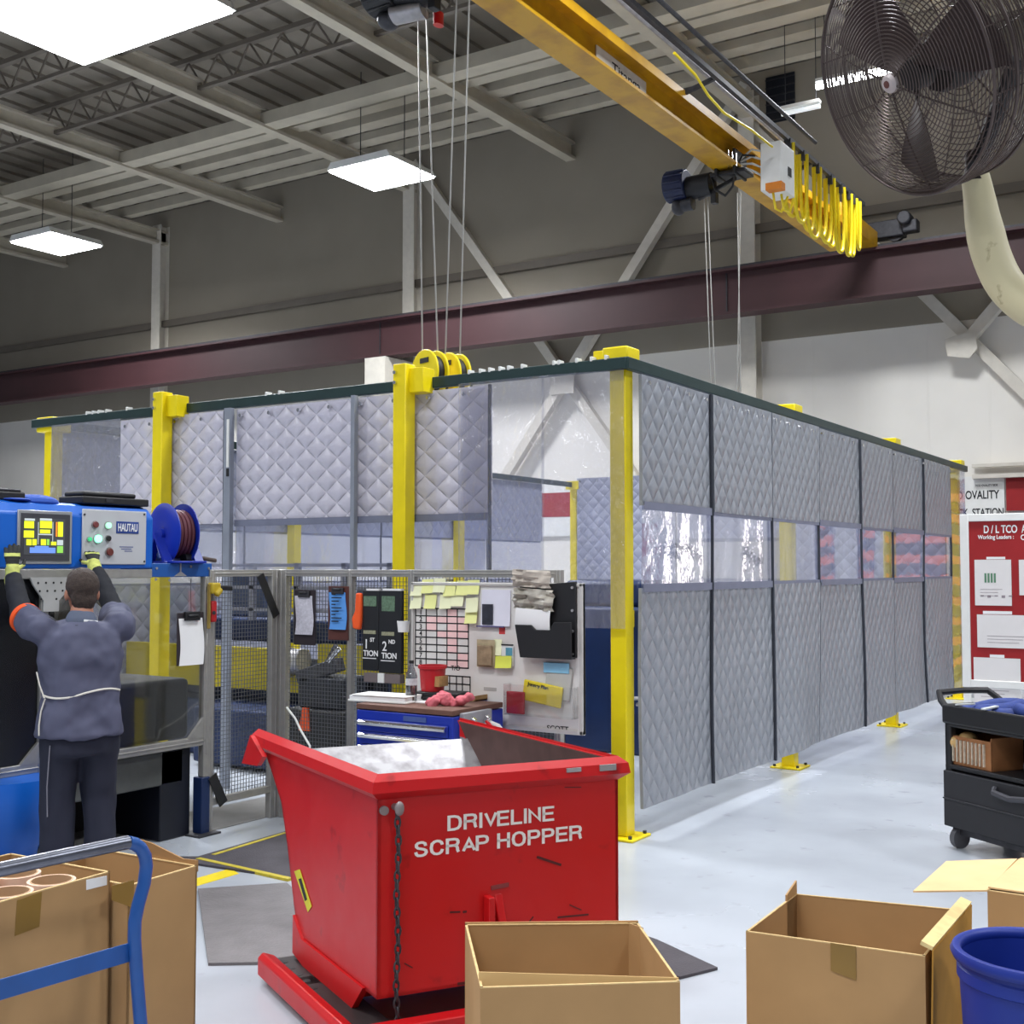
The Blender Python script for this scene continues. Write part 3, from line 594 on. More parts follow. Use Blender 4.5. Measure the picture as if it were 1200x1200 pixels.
# ================================================================== wire safety fence
XM = -5.76; YF = 6.02
MESHM = mat('fence_wire', (110, 112, 118), .45, metal=.5)
def fence(name_label, p0, p1, z0, z1, posts, pitch=.026):
    L_ = math.hypot(p1[0]-p0[0], p1[1]-p0[1]); t = thing('safety_fence', name_label, 'fence', (p0[0], p0[1], 0), math.atan2(p1[1]-p0[1], p1[0]-p0[0]))
    for x, w_, zb in posts:
        MB().box(x-w_/2, x+w_/2, -.0245, .0245, zb, z1+.0015).box(x-.006, x+.006, -.0285, -.02, zb, z1-.001).build('fence_post', ALU, t, bevel=.004)
    MB().box(0, L_, -.022, .022, z1-.045, z1).box(0, L_, -.025, -.02, z1-.028, z1-.018).build('top_rail', ALU, t, bevel=.003)
    MB().box(0, L_, -.022, .022, z0, z0+.045).build('bottom_rail', ALU, t, bevel=.003)
    mb = MB()
    for k in range(int(L_/pitch)): mb.box(k*pitch-.0016, k*pitch+.0016, .008, .011, z0+.04, z1-.04)
    for k in range(int((z1-z0-.08)/pitch)): mb.box(0, L_, .011, .014, z0+.04+k*pitch-.0016, z0+.04+k*pitch+.0016)
    mb.build('wire_mesh', MESHM, t, smooth=0); return t
f1 = fence('aluminium framed wire fence section turning towards the machine leg', (XM, 5.38), (XM, YF), .17, 1.665, ((.02, .045, 0), (.6, .09, 0)))
xL = lambda px: on_y(px, 700, YF).x
f2 = fence('aluminium framed wire fence behind the whiteboard and blue tool chest', (XM, YF), (-3.52, YF), .17, 1.665, ((.045, .09, 0), (xL(412)-XM, .035, 0), (xL(484)-XM, .05, 0), (2.22, .045, 0)))
FY = YF-.035
def fp(px, py, y=FY): return on_y(px, py, y)
# strap, glove, clipboards, signs hung on the fence
t = thing('black_strap', 'black strap hanging slantwise across the top of the fence post', 'strap', on_x(315, 690, XM+.034))
o = Vector(t.location); MB().bar(on_x(305, 674, XM+.034)-o, on_x(324, 722, XM+.034)-o, .06, .008, (1, 0, 0)).build('webbing', BLACK, t, smooth=0)
p = on_x(254, 925, XM+.035); tag(MB().bar((0, -.04, .09), (0, .06, -.10), .008, .07, (0, 1, .6)).build('rubber_flap', BLACK, loc=p, smooth=0), 'black rubber flap at the bottom of the fence corner', 'flap')
def clipboard(c0, c1, paper_m, board_m, label, y=FY):
    a = fp(*c0, y); b_ = fp(*c1, y); w_ = b_.x-a.x; h_ = a.z-b_.z
    t = thing('clipboard', label, 'clipboard', (a.x+w_/2, y, b_.z), 0)
    MB().box(-w_*.62, w_*.62, .0, .006, -.07, h_+.04).build('board', board_m, t, bevel=.003)
    def fn(u, v): return Vector(((u-.5)*w_+.008*math.sin(v*5), -.004-.012*(1-v)**2*math.sin(u*2.2+.4), h_*v))
    MB().sheet(6, 8, fn, .001).build('paper', paper_m, t)
    MB().box(-.05, .05, -.016, .0, h_-.01, h_+.03).cyl((-.03, -.018, h_+.02), (.03, -.018, h_+.02), .008, seg=8).build('clip', DSTEEL, t, bevel=.003); return t
BROWNB = mat('brown_board', (84, 44, 38), .6, var=.15)
c1 = clipboard((347, 698), (367, 744), mat('printed_paper', (206, 204, 214), .8, var=.15, scale=60), mat('dark_board', (44, 36, 42), .6), 'dark clipboard with wrinkled grey printed sheet hung on the fence')
c2 = clipboard((387, 694), (406, 738), mat('blue_paper', (92, 158, 232), .8, var=.04), BROWNB, 'brown clipboard with light blue sheet hung on the fence')
mb = MB()
for k in range(9): mb.box(-.04, .02+.03*math.sin(k*2.1), -.0225, -.0205, .05+k*.022, .057+k*.022)
mb.build('writing', INK, c2, smooth=0)
a = fp(418, 716, FY-.05); t = thing('orange_glove', 'bright orange glove tucked beside the black tally signs', 'glove', a)
MB().prism([(-.035, -.115), (-.045, -.05), (-.02, .0), (-.012, .115), (.03, .115), (.034, .02), (.03, -.06), (.022, -.12)], .03).build('fabric', ORANGE, t, bevel=.01)
for i, (x0, x1, y0, y1, big, small, lab) in enumerate(((425, 443, 692, 786, '1', 'ST', 'black sign marked 1st hanging on the fence'), (444, 470, 692, 790, '2', 'ND', 'black sign marked 2nd hanging on the fence'))):
    a = fp(x0, y0, FY-.03); b_ = fp(x1, y1, FY-.03); w_ = b_.x-a.x; h_ = a.z-b_.z
    t = thing('tally_sign', lab, 'sign', (a.x+w_/2, FY-.03, b_.z))
    MB().box(-w_/2, w_/2, 0, .03, 0, h_).build('board', mat('sign_black', (34, 36, 40), .45), t, bevel=.004)
    GR = mat('chalk_green', (96, 122, 100), .8, var=.25, scale=80)
    xo = -.01 if i else 0
    MB().box(xo-.055, xo+.05, -.003, 0, h_-.1-.03*i, h_-.035).build('green_label', GR, t, smooth=0)
    MB().box(xo-.055, xo+.045, -.003, 0, h_*.455, h_*.5).build('label_strip', mat('label_tan', (150, 150, 124), .8, var=.25, scale=90), t, smooth=0)
    mb = MB().text(big, .085, XZ(xo-.05, -.002, h_*.27), .001, sx=.9).text(small, .035, XZ(xo-.0, -.002, h_*.36), .001).text('TION', .05, XZ(xo-.055, -.002, h_*.18), .0012).box(xo-.06, xo+.05, -.003, 0, h_*.145, h_*.155)
    mb.build('lettering', PAPER, t, smooth=0)
    MB().box(-w_/2+.03, w_/2, -.0, .03, h_, h_+.012).build('paper_edge', PAPER, t, smooth=0)
a = fp(430, 788, FY-.01); b_ = fp(472, 801, FY-.01)
t = thing('sign_ledge', 'narrow greyish ledge beneath the two black signs', 'ledge', (a.x, FY-.01, b_.z)); MB().box(0, b_.x-a.x, -.03, .02, 0, .055).build('strip', mat('ledge_grey', (120, 108, 108), .6), t, smooth=0)
MB().box(.12, .17, -.04, -.03, .0, .06).build('clip', WHITE, t, smooth=0)
a = fp(473, 735, FY-.02); tag(MB().lathe([(0, -.03), (.035, -.03), (.042, .04), (.038, .04), (.032, -.025), (0, -.025)], 20).build('paper_cup', PAPER, loc=a), 'small white cup hooked on the fence next to the second black sign', 'cup')
pts = [on_y(336, 829, 5.7), on_y(346, 842, 5.68), on_y(352, 855, 5.66), on_y(363, 874, 5.6)]; pts.append(Vector((pts[-1].x+.14, 5.5, .008)))
tag(MB().tube(pts, .007, 8).build('white_rod', WHITE), 'thin white bent rod leaning behind the red hopper', 'rod')
# ================================================================== whiteboard and what hangs on it
WY = 5.93
a = on_y(483, 682, WY); b_ = on_y(684, 862, WY); WX0, WX1, WZ0, WZ1 = a.x, b_.x, b_.z, a.z; WW = WX1-WX0; WH = WZ1-WZ0
wb = thing('whiteboard', 'large whiteboard with a numbered grid propped against the wire fence', 'whiteboard', (WX0, WY, WZ0))
MB().box(0, WW, 0, .02, 0, WH).build('board', mat('board_white', (228, 226, 222), .35, var=.05, scale=3, rgb2=(206, 196, 190), thr=(.2, .5)), wb, smooth=0)
fr = MB()
for x0, x1, z0, z1 in ((0, WW, WH-.02, WH), (0, WW, 0, .025), (0, .018, 0, WH), (WW-.022, WW, 0, WH)): fr.box(x0, x1, -.012, .024, z0, z1)
fr.build('frame', mat('board_frame', (205, 202, 198), .4, metal=.2), wb, bevel=.004)
def w(px, py): p = on_y(px, py, WY); return p.x-WX0, p.z-WZ0
def lines(mb, xs_, zs, th):
    for x in xs_: mb.box(x-th, x+th, -.002, 0, zs[-1], zs[0])
    for z in zs: mb.box(xs_[0]-th, xs_[-1]+th, -.002, 0, z-th, z+th)
gxs = [w(p, 740)[0] for p in (487, 499.5, 512, 524, 536, 549)]; gzs = [w(510, q)[1] for q in (713, 722, 730, 739, 747, 755.5, 764, 772.5, 781)]
mb = MB(); lines(mb, gxs, gzs, .0035)
mb.box(gxs[-1]-.0035, gxs[-1]+.0035, -.002, 0, gzs[0], gzs[0]+.06).box(gxs[1]-.0035, gxs[1]+.0035, -.002, 0, gzs[0], gzs[0]+.06)
g2x = [w(p, 795)[0] for p in (513, 527, 535, 542, 551)]; g2z = [w(530, q)[1] for q in (792, 801, 810)]
lines(mb, g2x, g2z, .0035)
mb.build('grid_lines', INK, wb, smooth=0)
mb = MB()
for i in range(8): mb.text(str(i+1), .042, XZ((gxs[0]+gxs[1])/2, -.0015, gzs[i+1]+.008), .0006, align='CENTER')
mb.text('T/O', .04, XZ(g2x[1]+.01, -.0015, g2z[0]+.035), .0005).text('SCOTT', .045, XZ(w(641, 856)[0], -.0015, w(641, 856)[1]), .0004)
mb.text('cra    l    c', .055, XZ(w(496, 695)[0], -.0015, w(496, 695)[1]), .001)
mb.build('writing', INK, wb, smooth=0)
mb = MB()
for (i, k) in ((0, 3), (1, 1), (1, 2), (1, 3), (1, 4), (2, 3), (2, 4), (2, 1), (3, 3), (3, 4), (4, 3), (5, 3), (6, 4), (3, 2), (7, 3), (7, 4)):
    mb.box(gxs[k]+.004, gxs[k+1]-.004, -.0012, -.0002, gzs[i+1]+.004, gzs[i]-.004)
mb.build('pink_wash', PINKC, wb, smooth=0)
mb = MB().box(w(583, 0)[0] if 0 else w(585, 740)[0], w(592, 740)[0], -.0016, 0, w(585, 743)[1], w(585, 735)[1]).build('red_smudge', RINK, wb, smooth=0)
MB().box(w(567, 806)[0], w(582, 808)[0], -.0016, 0, w(567, 809)[1], w(567, 805)[1]).build('label_strip', mat('label_grey', (180, 176, 172), .7), wb, smooth=0)
def wpos(px, py, d=.004): p = on_y(px, py, WY); return Vector((p.x, WY-d, p.z))
# sticky notes
snotes = [(489, 690, 1), (502, 687, 0), (516, 686, 1), (528, 690, 0), (543, 689, 0), (556, 688, 0), (489, 705, 1), (506, 705, 0), (524, 705, 1), (538, 702, 1), (555, 709, 1), (554, 722, 0)]
nl = ['at the top corner of the grid', 'second in the top row', 'third in the top row', 'fourth in the top row', 'fifth in the top row', 'last in the top row', 'first in the lower row', 'second in the lower row', 'third in the lower row', 'fourth in the lower row', 'beside the white papers', 'lowest beside the grid']
for i, (px, py, k) in enumerate(snotes):
    p = wpos(px, py, .003+.001*i); t = thing('sticky_note', 'pale yellow sticky note %s on the whiteboard' % nl[i], 'note', p, 0, 'sticky notes on the whiteboard')
    rr = random.uniform(-.06, .06)
    def fn(u, v): return Matrix.Rotation(rr, 3, 'Y') @ Vector(((u-.5)*.088, -.018*(1-v)**2, (v-.5)*.086))
    MB().sheet(4, 5, fn, .0006).build('sheet', (NOTE, NOTE2)[k], t)
def paper(px0, py0, px1, py1, m, label, d=.006, curl=.01, name='paper_sheet', cat='paper', rot=0):
    a = on_y(px0, py0, WY); b2 = on_y(px1, py1, WY); w_ = b2.x-a.x; h_ = a.z-b2.z
    t = thing(name, label, cat, ((a.x+b2.x)/2, WY-d, (a.z+b2.z)/2))
    def fn(u, v): return Matrix.Rotation(rot, 3, 'Y') @ Vector(((u-.5)*w_, -curl*(1-v)**2, (v-.5)*h_))
    MB().sheet(5, 6, fn, .001).build('sheet', m, t); return t, w_, h_
t, w_, h_ = paper(565, 691, 599, 734, mat('papers_bluewhite', (226, 226, 238), .8, var=.03), 'white papers with black printed rectangle pinned on the whiteboard')
MB().box(-.17*w_-.055, -.17*w_+.02, -.014, -.009, -h_*.47, h_*.1).build('printed_block', mat('printed_dark', (44, 46, 58), .6, var=.3, scale=30), t, smooth=0)
MB().box(-w_/2-.03, w_/2-.04, -.014, -.008, -h_/2-.008, -h_/2).build('tray_edge', mat('dusk_blue', (90, 84, 130), .6), t, smooth=0)
t, w_, h_ = paper(561, 749, 582, 782, mat('tan_pouch', (176, 160, 128), .6, var=.2, scale=18), 'small tan plastic pouch stuck on the middle of the whiteboard', .02, .0, 'document_pouch', 'pouch')
MB().box(-w_*.4, w_*.4, -.02, -.001, -h_*.45, h_*.3).build('contents', mat('tan_contents', (150, 128, 100), .7, var=.3, scale=25), t, bevel=.006)
t, w_, h_ = paper(589, 755, 603, 781, mat('card_white', (226, 228, 226), .6), 'white card with blue green picture on the whiteboard', .012, .0, 'notice_card', 'card')
MB().box(-.01, .035, -.004, -.001, .0, h_*.36).build('picture', mat('picture_teal', (88, 150, 170), .6, var=.3, scale=30), t, smooth=0)
MB().box(-w_/2, w_/2, -.004, -.0, h_*.46, h_*.52).build('clip', BLACK, t, smooth=0)
t, w_, h_ = paper(583, 768, 602, 783, mat('note_bright', (222, 228, 90), .8), 'bright yellow note over the white picture card', .022, .012, 'sticky_note', 'note', -.05)
paper(580, 749, 589, 768, NOTE2, 'pale note between tan pouch and picture card', .010, .008, 'sticky_note', 'note')
# black wall file with papers
a = on_y(611, 681, WY); b2 = on_y(677, 771, WY)
t = thing('wall_file', 'black plastic wall file holder mounted at the upper corner of the whiteboard', 'file holder', (a.x, WY, b2.z)); w_ = b2.x-a.x; h_ = a.z-b2.z
MB().prism([(.07, 0), (w_, 0), (w_, h_), (.0, h_*.93), (.03, h_*.42)], .02, (0, -.022, 0)).build('back_panel', BLACK, t, bevel=.004)
MB().prism([(.035, 0), (w_, .0), (w_, h_*.47), (w_*.7, h_*.47), (w_*.62, h_*.36), (w_*.38, h_*.36), (w_*.3, h_*.42), (0, h_*.42)], .012, (0, -.075, 0)).box(.035, w_, -.075, -.022, -.006, .008).build('front_pocket', BLACK, t, bevel=.004)
for zz in (.05, .35, .62, .92): MB().cyl((w_-.02, -.022, h_*zz), (w_-.02, -.03, h_*zz), .008, seg=10).build('rivet', STEEL, t)
def fpaper(x0, x1, z0, z1, d, m, label, rot=0.0, name='paper_sheet', crum=0.0):
    q = thing(name, label, 'paper', (a.x+(x0+x1)/2, WY-d, b2.z+(z0+z1)/2))
    def fn(u, v): return Matrix.Rotation(rot, 3, 'Y') @ Vector(((u-.5)*(x1-x0), -.01*math.sin(v*2.5)+crum*mnoise.noise(Vector((u*5, v*5, d*50))), (v-.5)*(z1-z0)))
    MB().sheet(10, 10, fn, .001).build('sheet', m, q); return q
fpaper(-.0, w_*.62, h_*.36, h_*.63, .06, PAPER, 'white folder sheet sticking out of the black wall file', .06)
fpaper(-.02, w_*.66, h_*.62, h_*.9, .055, mat('glossy_bag', (176, 170, 158), .25, var=.3, scale=14), 'crumpled glossy plastic bag in the black wall file', .06, 'plastic_bag', .05)
fpaper(-.03, w_*.60, h_*.92, h_*1.15, .05, mat('old_papers', (190, 180, 168), .7, var=.2, scale=20), 'bundle of curled papers clipped over the top of the whiteboard', .05, 'paper_bundle', .03)
# clear pocket
a = on_y(598, 800, WY); b2 = on_y(678, 842, WY)
t = thing('clear_pocket', 'clear plastic pocket fixed low on the whiteboard holding packets', 'pocket', (a.x, WY, b2.z)); w_ = b2.x-a.x; h_ = a.z-b2.z
MB().box(0, w_, -.075, -.071, 0, h_).box(0, w_, -.071, 0, 0, .004).box(0, .004, -.071, 0, 0, h_).box(w_-.004, w_, -.071, 0, 0, h_).build('pocket_shell', POCK, t, smooth=0)
def packet(x0, x1, z0, z1, d, m, label, rot, nm, th=.018):
    q = thing(nm, label, 'packet', (a.x+(x0+x1)/2, WY-d, b2.z+(z0+z1)/2))
    MB().box(-(x1-x0)/2, (x1-x0)/2, -th/2, th/2, -(z1-z0)/2, (z1-z0)/2, Matrix.Rotation(rot, 4, 'Y')).build('body', m, q, bevel=.006); return q
packet(.008, .13, .006, .135, .05, mat('packet_red', (176, 34, 52), .5, var=.12), 'red packet standing in the clear pocket', .0, 'red_packet')
y_ = packet(.11, .37, .07, .19, .03, mat('packet_yellow', (226, 204, 40), .5, var=.12), 'yellow packet with dark print tilted in the clear pocket', .14, 'yellow_packet')
MB().text('Jemney Blue', .028, Matrix.Rotation(.14, 4, 'Y') @ XZ(-.1, -.0105, .03), .001).build('lettering', INK, y_, smooth=0)
packet(.25, .42, .1, .29, .012, mat('packet_grey', (190, 190, 184), .4, var=.1), 'greyish bag with light blue top in the clear pocket', .12, 'plastic_bag', .012)
packet(.24, .41, .25, .31, .02, mat('packet_lightblue', (140, 196, 226), .4, var=.1), 'light blue strip of a bag above the clear pocket', .0, 'plastic_strip', .008)
# ================================================================== blue tool chest
TY0, TY1 = 5.36, 5.86; tl = on_y(418, 824, TY0); TX0 = tl.x; TX1 = on_y(531, 836, TY0).x; TZ = tl.z
tc_ = thing('tool_chest', 'royal blue tool chest with chrome drawer pulls in front of the whiteboard', 'tool chest', (TX0, TY0, 0)); W_ = TX1-TX0; D_ = TY1-TY0
MB().box(0, W_, 0.0, D_, .1, TZ-.035).build('body', RBLUE, tc_, bevel=.006)
MB().box(.0, W_, -.004, D_, TZ-.03, TZ).build('top_mat', mat('brown_mat', (104, 72, 60), .7, var=.12), tc_, bevel=.004)
for k in range(4):
    z1 = TZ-.085-k*.072; d = MB().box(.03, W_-.03, -.012, 0, z1-.066, z1).build('drawer', RBLUE, tc_, bevel=.004)
    MB().prism([(0, 0), (-.022, .004), (-.026, .018), (-.012, .03), (0, .032)], W_-.07, (.035, -.012, z1-.035), ((0, 1, 0), (0, 0, 1), (1, 0, 0))).build('drawer_pull', CHROME, d, smooth=50)
MB().box(W_*.5, W_*.5+.16, -.003, 0, TZ-.078, TZ-.05).build('name_badge', mat('badge_blue', (70, 90, 150), .4), tc_, smooth=0)
for x in (.06, W_-.06):
    for y in (.06, D_-.06): MB().cyl((x-.015, y, .05), (x+.015, y, .05), .05).box(x-.02, x+.02, y-.02, y+.02, .05, .1).build('caster', BLACK, tc_)
st = MB().box(W_, W_+.03, .06, .34, TZ-.17, TZ-.02).build('side_holder', mat('holder_grey', (150, 150, 155), .4), tc_, bevel=.004)
for i, (y, lab) in enumerate(((.12, 'red and white handled pliers hanging nearest the chest front'), (.26, 'red and white handled pliers hanging further back on the chest side'))):
    t = thing('pliers', lab, 'tool', (TX1+.03, TY0+y, TZ-.1), 0, 'pliers on the chest side')
    for s in (-1, 1): MB().tube([(.02, s*.01, .02), (.07, s*.035, -.01), (.12, s*.045, -.07), (.13, s*.03, -.13)], [.008, .016, .018, .01], 8).build('handle', (RED, WHITE)[s > 0], t)
    MB().bar((.0, 0, .0), (.03, 0, .05), .03).build('jaw', CHROME, t, bevel=.006)
def top(px, py): return on_z(px, py, TZ+.001)
p = top(452, 821.5); t = thing('binder', 'white binder of papers lying on the tool chest', 'binder', p, R(6))
MB().box(-.2, .2, -.1, .1, 0, .012).build('cover', WHITE, t, bevel=.003); MB().box(-.19, .19, -.095, .095, .012, .035).build('pages', PAPER, t, smooth=0); MB().box(-.17, .2, -.1, .08, .035, .042).build('cover', WHITE, t, bevel=.003)
p = top(482, 823); t = thing('soda_bottle', 'clear bottle of dark soda standing on the tool chest', 'bottle', p)
MB().lathe([(0, 0), (.03, 0), (.034, .01), (.034, .15), (.03, .17), (.013, .21), (.013, .225), (0, .225)], 24).build('bottle', GLASSB, t, smooth=60)
MB().lathe([(0, .002), (.031, .002), (.031, .1), (0, .1)], 24).build('soda', mat('cola', (20, 12, 12), .2), t); MB().cyl((0, 0, .225), (0, 0, .242), .015).build('cap', BLACK, t); MB().lathe([(.0345, .1), (.0345, .14)], 24).build('label', mat('bottle_label', (200, 200, 205), .5, var=.2, scale=60), t)
p = top(510, 820.5); t = thing('red_tub', 'red plastic tub standing on the black case', 'tub', (p.x-.02, p.y, p.z+.055))
MB().lathe([(0, 0), (.068, 0), (.078, .13), (.086, .132), (.086, .15), (.074, .15), (.064, .01), (0, .01)], 32).build('tub', mat('tub_red', (186, 30, 40), .4), t, smooth=50)
MB().box(.04, .085, -.05, .04, .03, .09).build('tan_label', mat('tub_label', (170, 130, 80), .6, var=.2, scale=40), t, smooth=0)
t = thing('black_case', 'low black case on the tool chest beneath the red tub', 'case', (p.x+.02, p.y+.0, p.z), R(8))
MB().box(-.12, .17, -.08, .08, 0, .028).build('base', BLACK, t, bevel=.006); MB().box(-.12, .17, -.08, .08, .03, .054).build('lid', BLACK, t, bevel=.006)
p = top(505, 821); tag(MB().box(-.14, .14, -.05, .05, 0, .006).build('white_folder', PAPER, loc=(p.x+.0, p.y-.09, p.z), smooth=0), 'white folder peeking out beneath the black case', 'folder')
p = top(529, 826.5)
mb = MB()
for k in range(16): mb.sph((-.09+.013*k+random.uniform(-.01, .01), random.uniform(-.035, .03), .025+.02*math.sin(k*.5)+random.uniform(0, .012)), .032, (1, .9, .8), 10)
for k in range(9): mb.sph((-.085+random.uniform(-.02, .025), -.07-.004*k, .03-.014*k), .03, (1, .8, 1), 10)
t = mb.build('shop_rag', mat('rag_pink', (206, 106, 116), .9, var=.2, scale=20), loc=p, smooth=0)
def remesh(o, vox, smooth_it=3, wr=0, ws=8, zs=1.0):
    md = o.modifiers.new('r', 'REMESH'); md.mode = 'VOXEL'; md.voxel_size = vox; md.use_smooth_shade = True
    if smooth_it: sm = o.modifiers.new('s', 'SMOOTH'); sm.factor = .5; sm.iterations = smooth_it
    dg = bpy.context.evaluated_depsgraph_get(); me = bpy.data.meshes.new_from_object(o.evaluated_get(dg)); o.modifiers.clear()
    mats_ = list(o.data.materials); o.data = me; me.materials.clear()
    for m_ in mats_: me.materials.append(m_)
    if wr:
        for v in me.vertices:
            n = mnoise.noise(Vector((v.co.x*ws, v.co.y*ws, v.co.z*ws*zs)))+.5*mnoise.noise(Vector((v.co.x*ws*2.2, v.co.y*ws*2.2, v.co.z*ws*2.2*zs+5)))
            v.co += v.normal*wr*n
    me.polygons.foreach_set('use_smooth', [True]*len(me.polygons)); return o
remesh(t, .007, 2, .012, 26); tag(t, 'crumpled pink shop rag drooping over the tool chest edge', 'rag')
p = top(557, 819.5); t = thing('parts_tray', 'tan cardboard tray at the back corner of the tool chest', 'tray', (p.x, p.y-.02, p.z)); MB().box(-.08, .06, -.07, .07, 0, .006).build('base', CARD, t, smooth=0); MB().box(-.08, -.075, -.07, .07, 0, .03).box(.055, .06, -.07, .07, 0, .03).build('side', CARD, t, smooth=0)
# ================================================================== scrap hopper
HB = on_z(443, 911, .95); HW, HL, HZ = .96, 1.33, .95; HROT = R(57.6); HSK = R(94.6)
hp = thing('scrap_hopper', 'big red steel self dumping scrap hopper with white lettering', 'hopper', (HB.x, HB.y, 0), HROT)
prof = [(0, .19), (.80, .19), (.86, .30), (.945, .52), (1.03, .69), (1.15, .79), (1.24, .858)]
sid = prof+[(HL, HZ), (0, HZ)]
YZ = ((0, 1, 0), (0, 0, 1), (1, 0, 0))
mb = MB().prism(sid, .012, (0, 0, 0), YZ).prism(sid, .012, (HW-.012, 0, 0), YZ).box(0, HW, 0, .012, .19, HZ)
for (a0, a1), (b0, b1) in zip(prof, prof[1:]): mb.plate([(0, a0, a1), (HW, a0, a1), (HW, b0, b1), (0, b0, b1)], .012)
body = mb.build('body', RED, hp, smooth=0, fix=False)
mb = MB()
for (a0, a1), (b0, b1) in zip(prof, prof[1:]): mb.plate([(.014, max(.016, a0-.022), a1+.018), (HW-.014, max(.016, a0-.022), a1+.018), (HW-.014, b0-.022, b1+(.018 if b1 < .9 else .006)), (.014, b0-.022, b1+(.018 if b1 < .9 else .006))], .003)
mb.build('dump_plate', mat('scraped_steel', (168, 166, 168), .45, metal=.4, var=.16, scale=12, rgb2=(128, 124, 126), thr=(.35, .6)), hp, smooth=0)
ins = [(.014, .21), (.8, .21), (.93, .52), (1.02, .70), (1.14, .81), (1.22, .865), (HL-.02, HZ-.003), (.014, HZ-.003)]
MB().prism(ins, .003, (HW-.016, 0, 0), YZ).prism(ins, .003, (.013, 0, 0), YZ).box(.013, HW-.013, .013, .016, .2, HZ-.003).build('inner_liner', RUST, hp, smooth=0)
# rolled rim
rp = [(0, 0), (0, .012), (-.028, -.012), (-.034, -.05), (0, -.078)]
mb = MB()
def rim(p0, p1, out, m0, m1):      # mitred rim along p0-p1
    p0, p1, out = Vector(p0), Vector(p1), Vector(out); d = (p1-p0).normalized()
    A, B = [], []
    for (o_, z) in rp:
        k = -o_
        A.append(mb.bm.verts.new(p0+out*k+Vector((0, 0, z))-d*k*m0)); B.append(mb.bm.verts.new(p1+out*k+Vector((0, 0, z))+d*k*m1))
    n = len(rp); mb.bm.faces.new(A[::-1]); mb.bm.faces.new(B)
    for i in range(n): mb.bm.faces.new((A[i], A[(i+1) % n], B[(i+1) % n], B[i]))
rim((0, 0, HZ), (HW, 0, HZ), (0, -1, 0), 1, 1); rim((0, HL+.02, HZ), (0, 0, HZ), (-1, 0, 0), 0, 1); rim((HW, 0, HZ), (HW, HL, HZ), (1, 0, 0), 1, 0)
mb.plate([(-.03, HL-.02, HZ-.01), (-.03, HL+.10, HZ-.15), (-.03, HL-.12, HZ-.13), (-.03, HL-.2, HZ-.08)], .02)
mb.build('rim', RED, hp, smooth=0)
mb = MB().box(.72, .78, -.0355, -.03, HZ-.03, HZ-.015).box(.86, .93, -.0355, -.03, HZ-.035, HZ-.012); mb.build('bare_patch', STEEL, hp, smooth=0)
# lettering on the front plate
HO = Vector((HB.x, HB.y, 0)); EX = Vector((math.cos(HROT), math.sin(HROT), 0)); EY = Vector((math.cos(HROT+HSK), math.sin(HROT+HSK), 0))
def hplane(px, py, along):       # meet the hopper's front (along EX) or side (along EY)
    d = Vector(ray(px, py)); n = Vector((-along.y, along.x, 0)); tt = HO.dot(n)/(d.x*n.x+d.y*n.y); q = d*tt; return (q-HO).dot(along), H+q.z
def hface(px, py): return hplane(px, py, EX)
def hside(px, py): return hplane(px, py, EY)
mb = MB(); XZ0 = XZ(0, -.0015, 0)
(a0, b0), (a1, b1) = hface(524, 974), hface(649, 944); (a2, b2), (a3, b3) = hface(485, 1005), hface(682, 964)
block_letters(mb, 'DRIVELINE', XZ0, a0, a1, b0, b0+.0545); block_letters(mb, 'SCRAP HOPPER', XZ0, a2, a3, b2, b2+.0545)
mb.build('lettering', mat('letter_white', (236, 232, 226), .5, var=.03), hp, smooth=0)
# scars in the paint
mb = MB()
for x0, z0, x1, z1, th in ((.615, .615, .715, .575, .009), (.27, .455, .31, .452, .006), (.32, .45, .335, .45, .008), (.75, .425, .80, .40, .004), (.70, .385, .83, .38, .006), (.73, .86, .80, .855, .003), (.3, .2, .45, .195, .01), (.56, .36, .60, .40, .004), (.1, .30, .13, .28, .004)):
    mb.bar((x0, -.001, z0), (x1, -.001, z1), .002, th, (0, 0, 1))
mb.build('paint_scar', mat('scar_dark', (78, 18, 18), .6, var=.25, scale=40), hp, smooth=0)
MB().prism([(.43, .53), (.50, .535), (.50, .52), (.43, .515)], .004, (0, -.004, 0)).build('grey_smear', mat('smear', (130, 50, 50), .6), hp, smooth=0)
MB().plate([(.445, -.0, .5), (.475, -.0, .5), (.50, -.07, .2), (.46, -.07, .2)], .012).box(.40, .425, -.045, 0, .2, .5).box(.38, .56, -.06, 0, .19, .25).build('latch_bracket', RED, hp, bevel=.004)
# sticker on the side
MB().plate([(-.003, *hside(*q)) for q in ((345.5, 1021), (352, 1018.5), (366, 1062), (361.5, 1069))], .001).build('yellow_sticker', mat('sticker_yellow', (214, 208, 40), .5, var=.1), hp, smooth=0)
MB().plate([(-.0045, *hside(*q)) for q in ((351, 1030), (354, 1029), (361, 1054), (358.5, 1056))], .0006).build('sticker_print', INK, hp, smooth=0)
# chain
MB().cyl((.06, 0, .845), (.06, -.05, .845), .012, seg=10).sph((.06, -.045, .845), .017, (1, .7, 1.5)).cyl((.02, -.0, .835), (.02, -.012, .835), .016).build('chain_eye', mat('eye_steel', (150, 140, 140), .5, metal=.5), hp)
mb = MB(); z = .825; k = 0
while z > .08:
    pts = []
    for q in range(10):
        a = 2*PI*q/10; u, v = .0095*math.cos(a), .021*math.sin(a)
        pts.append((.062+(u if k % 2 else 0)+.003*math.sin(z*20), -.026+(0 if k % 2 else u), z+v))
    mb.tube(pts, .0038, 6, closed=True); z -= .031; k += 1
mb.build('chain', DSTEEL, hp)
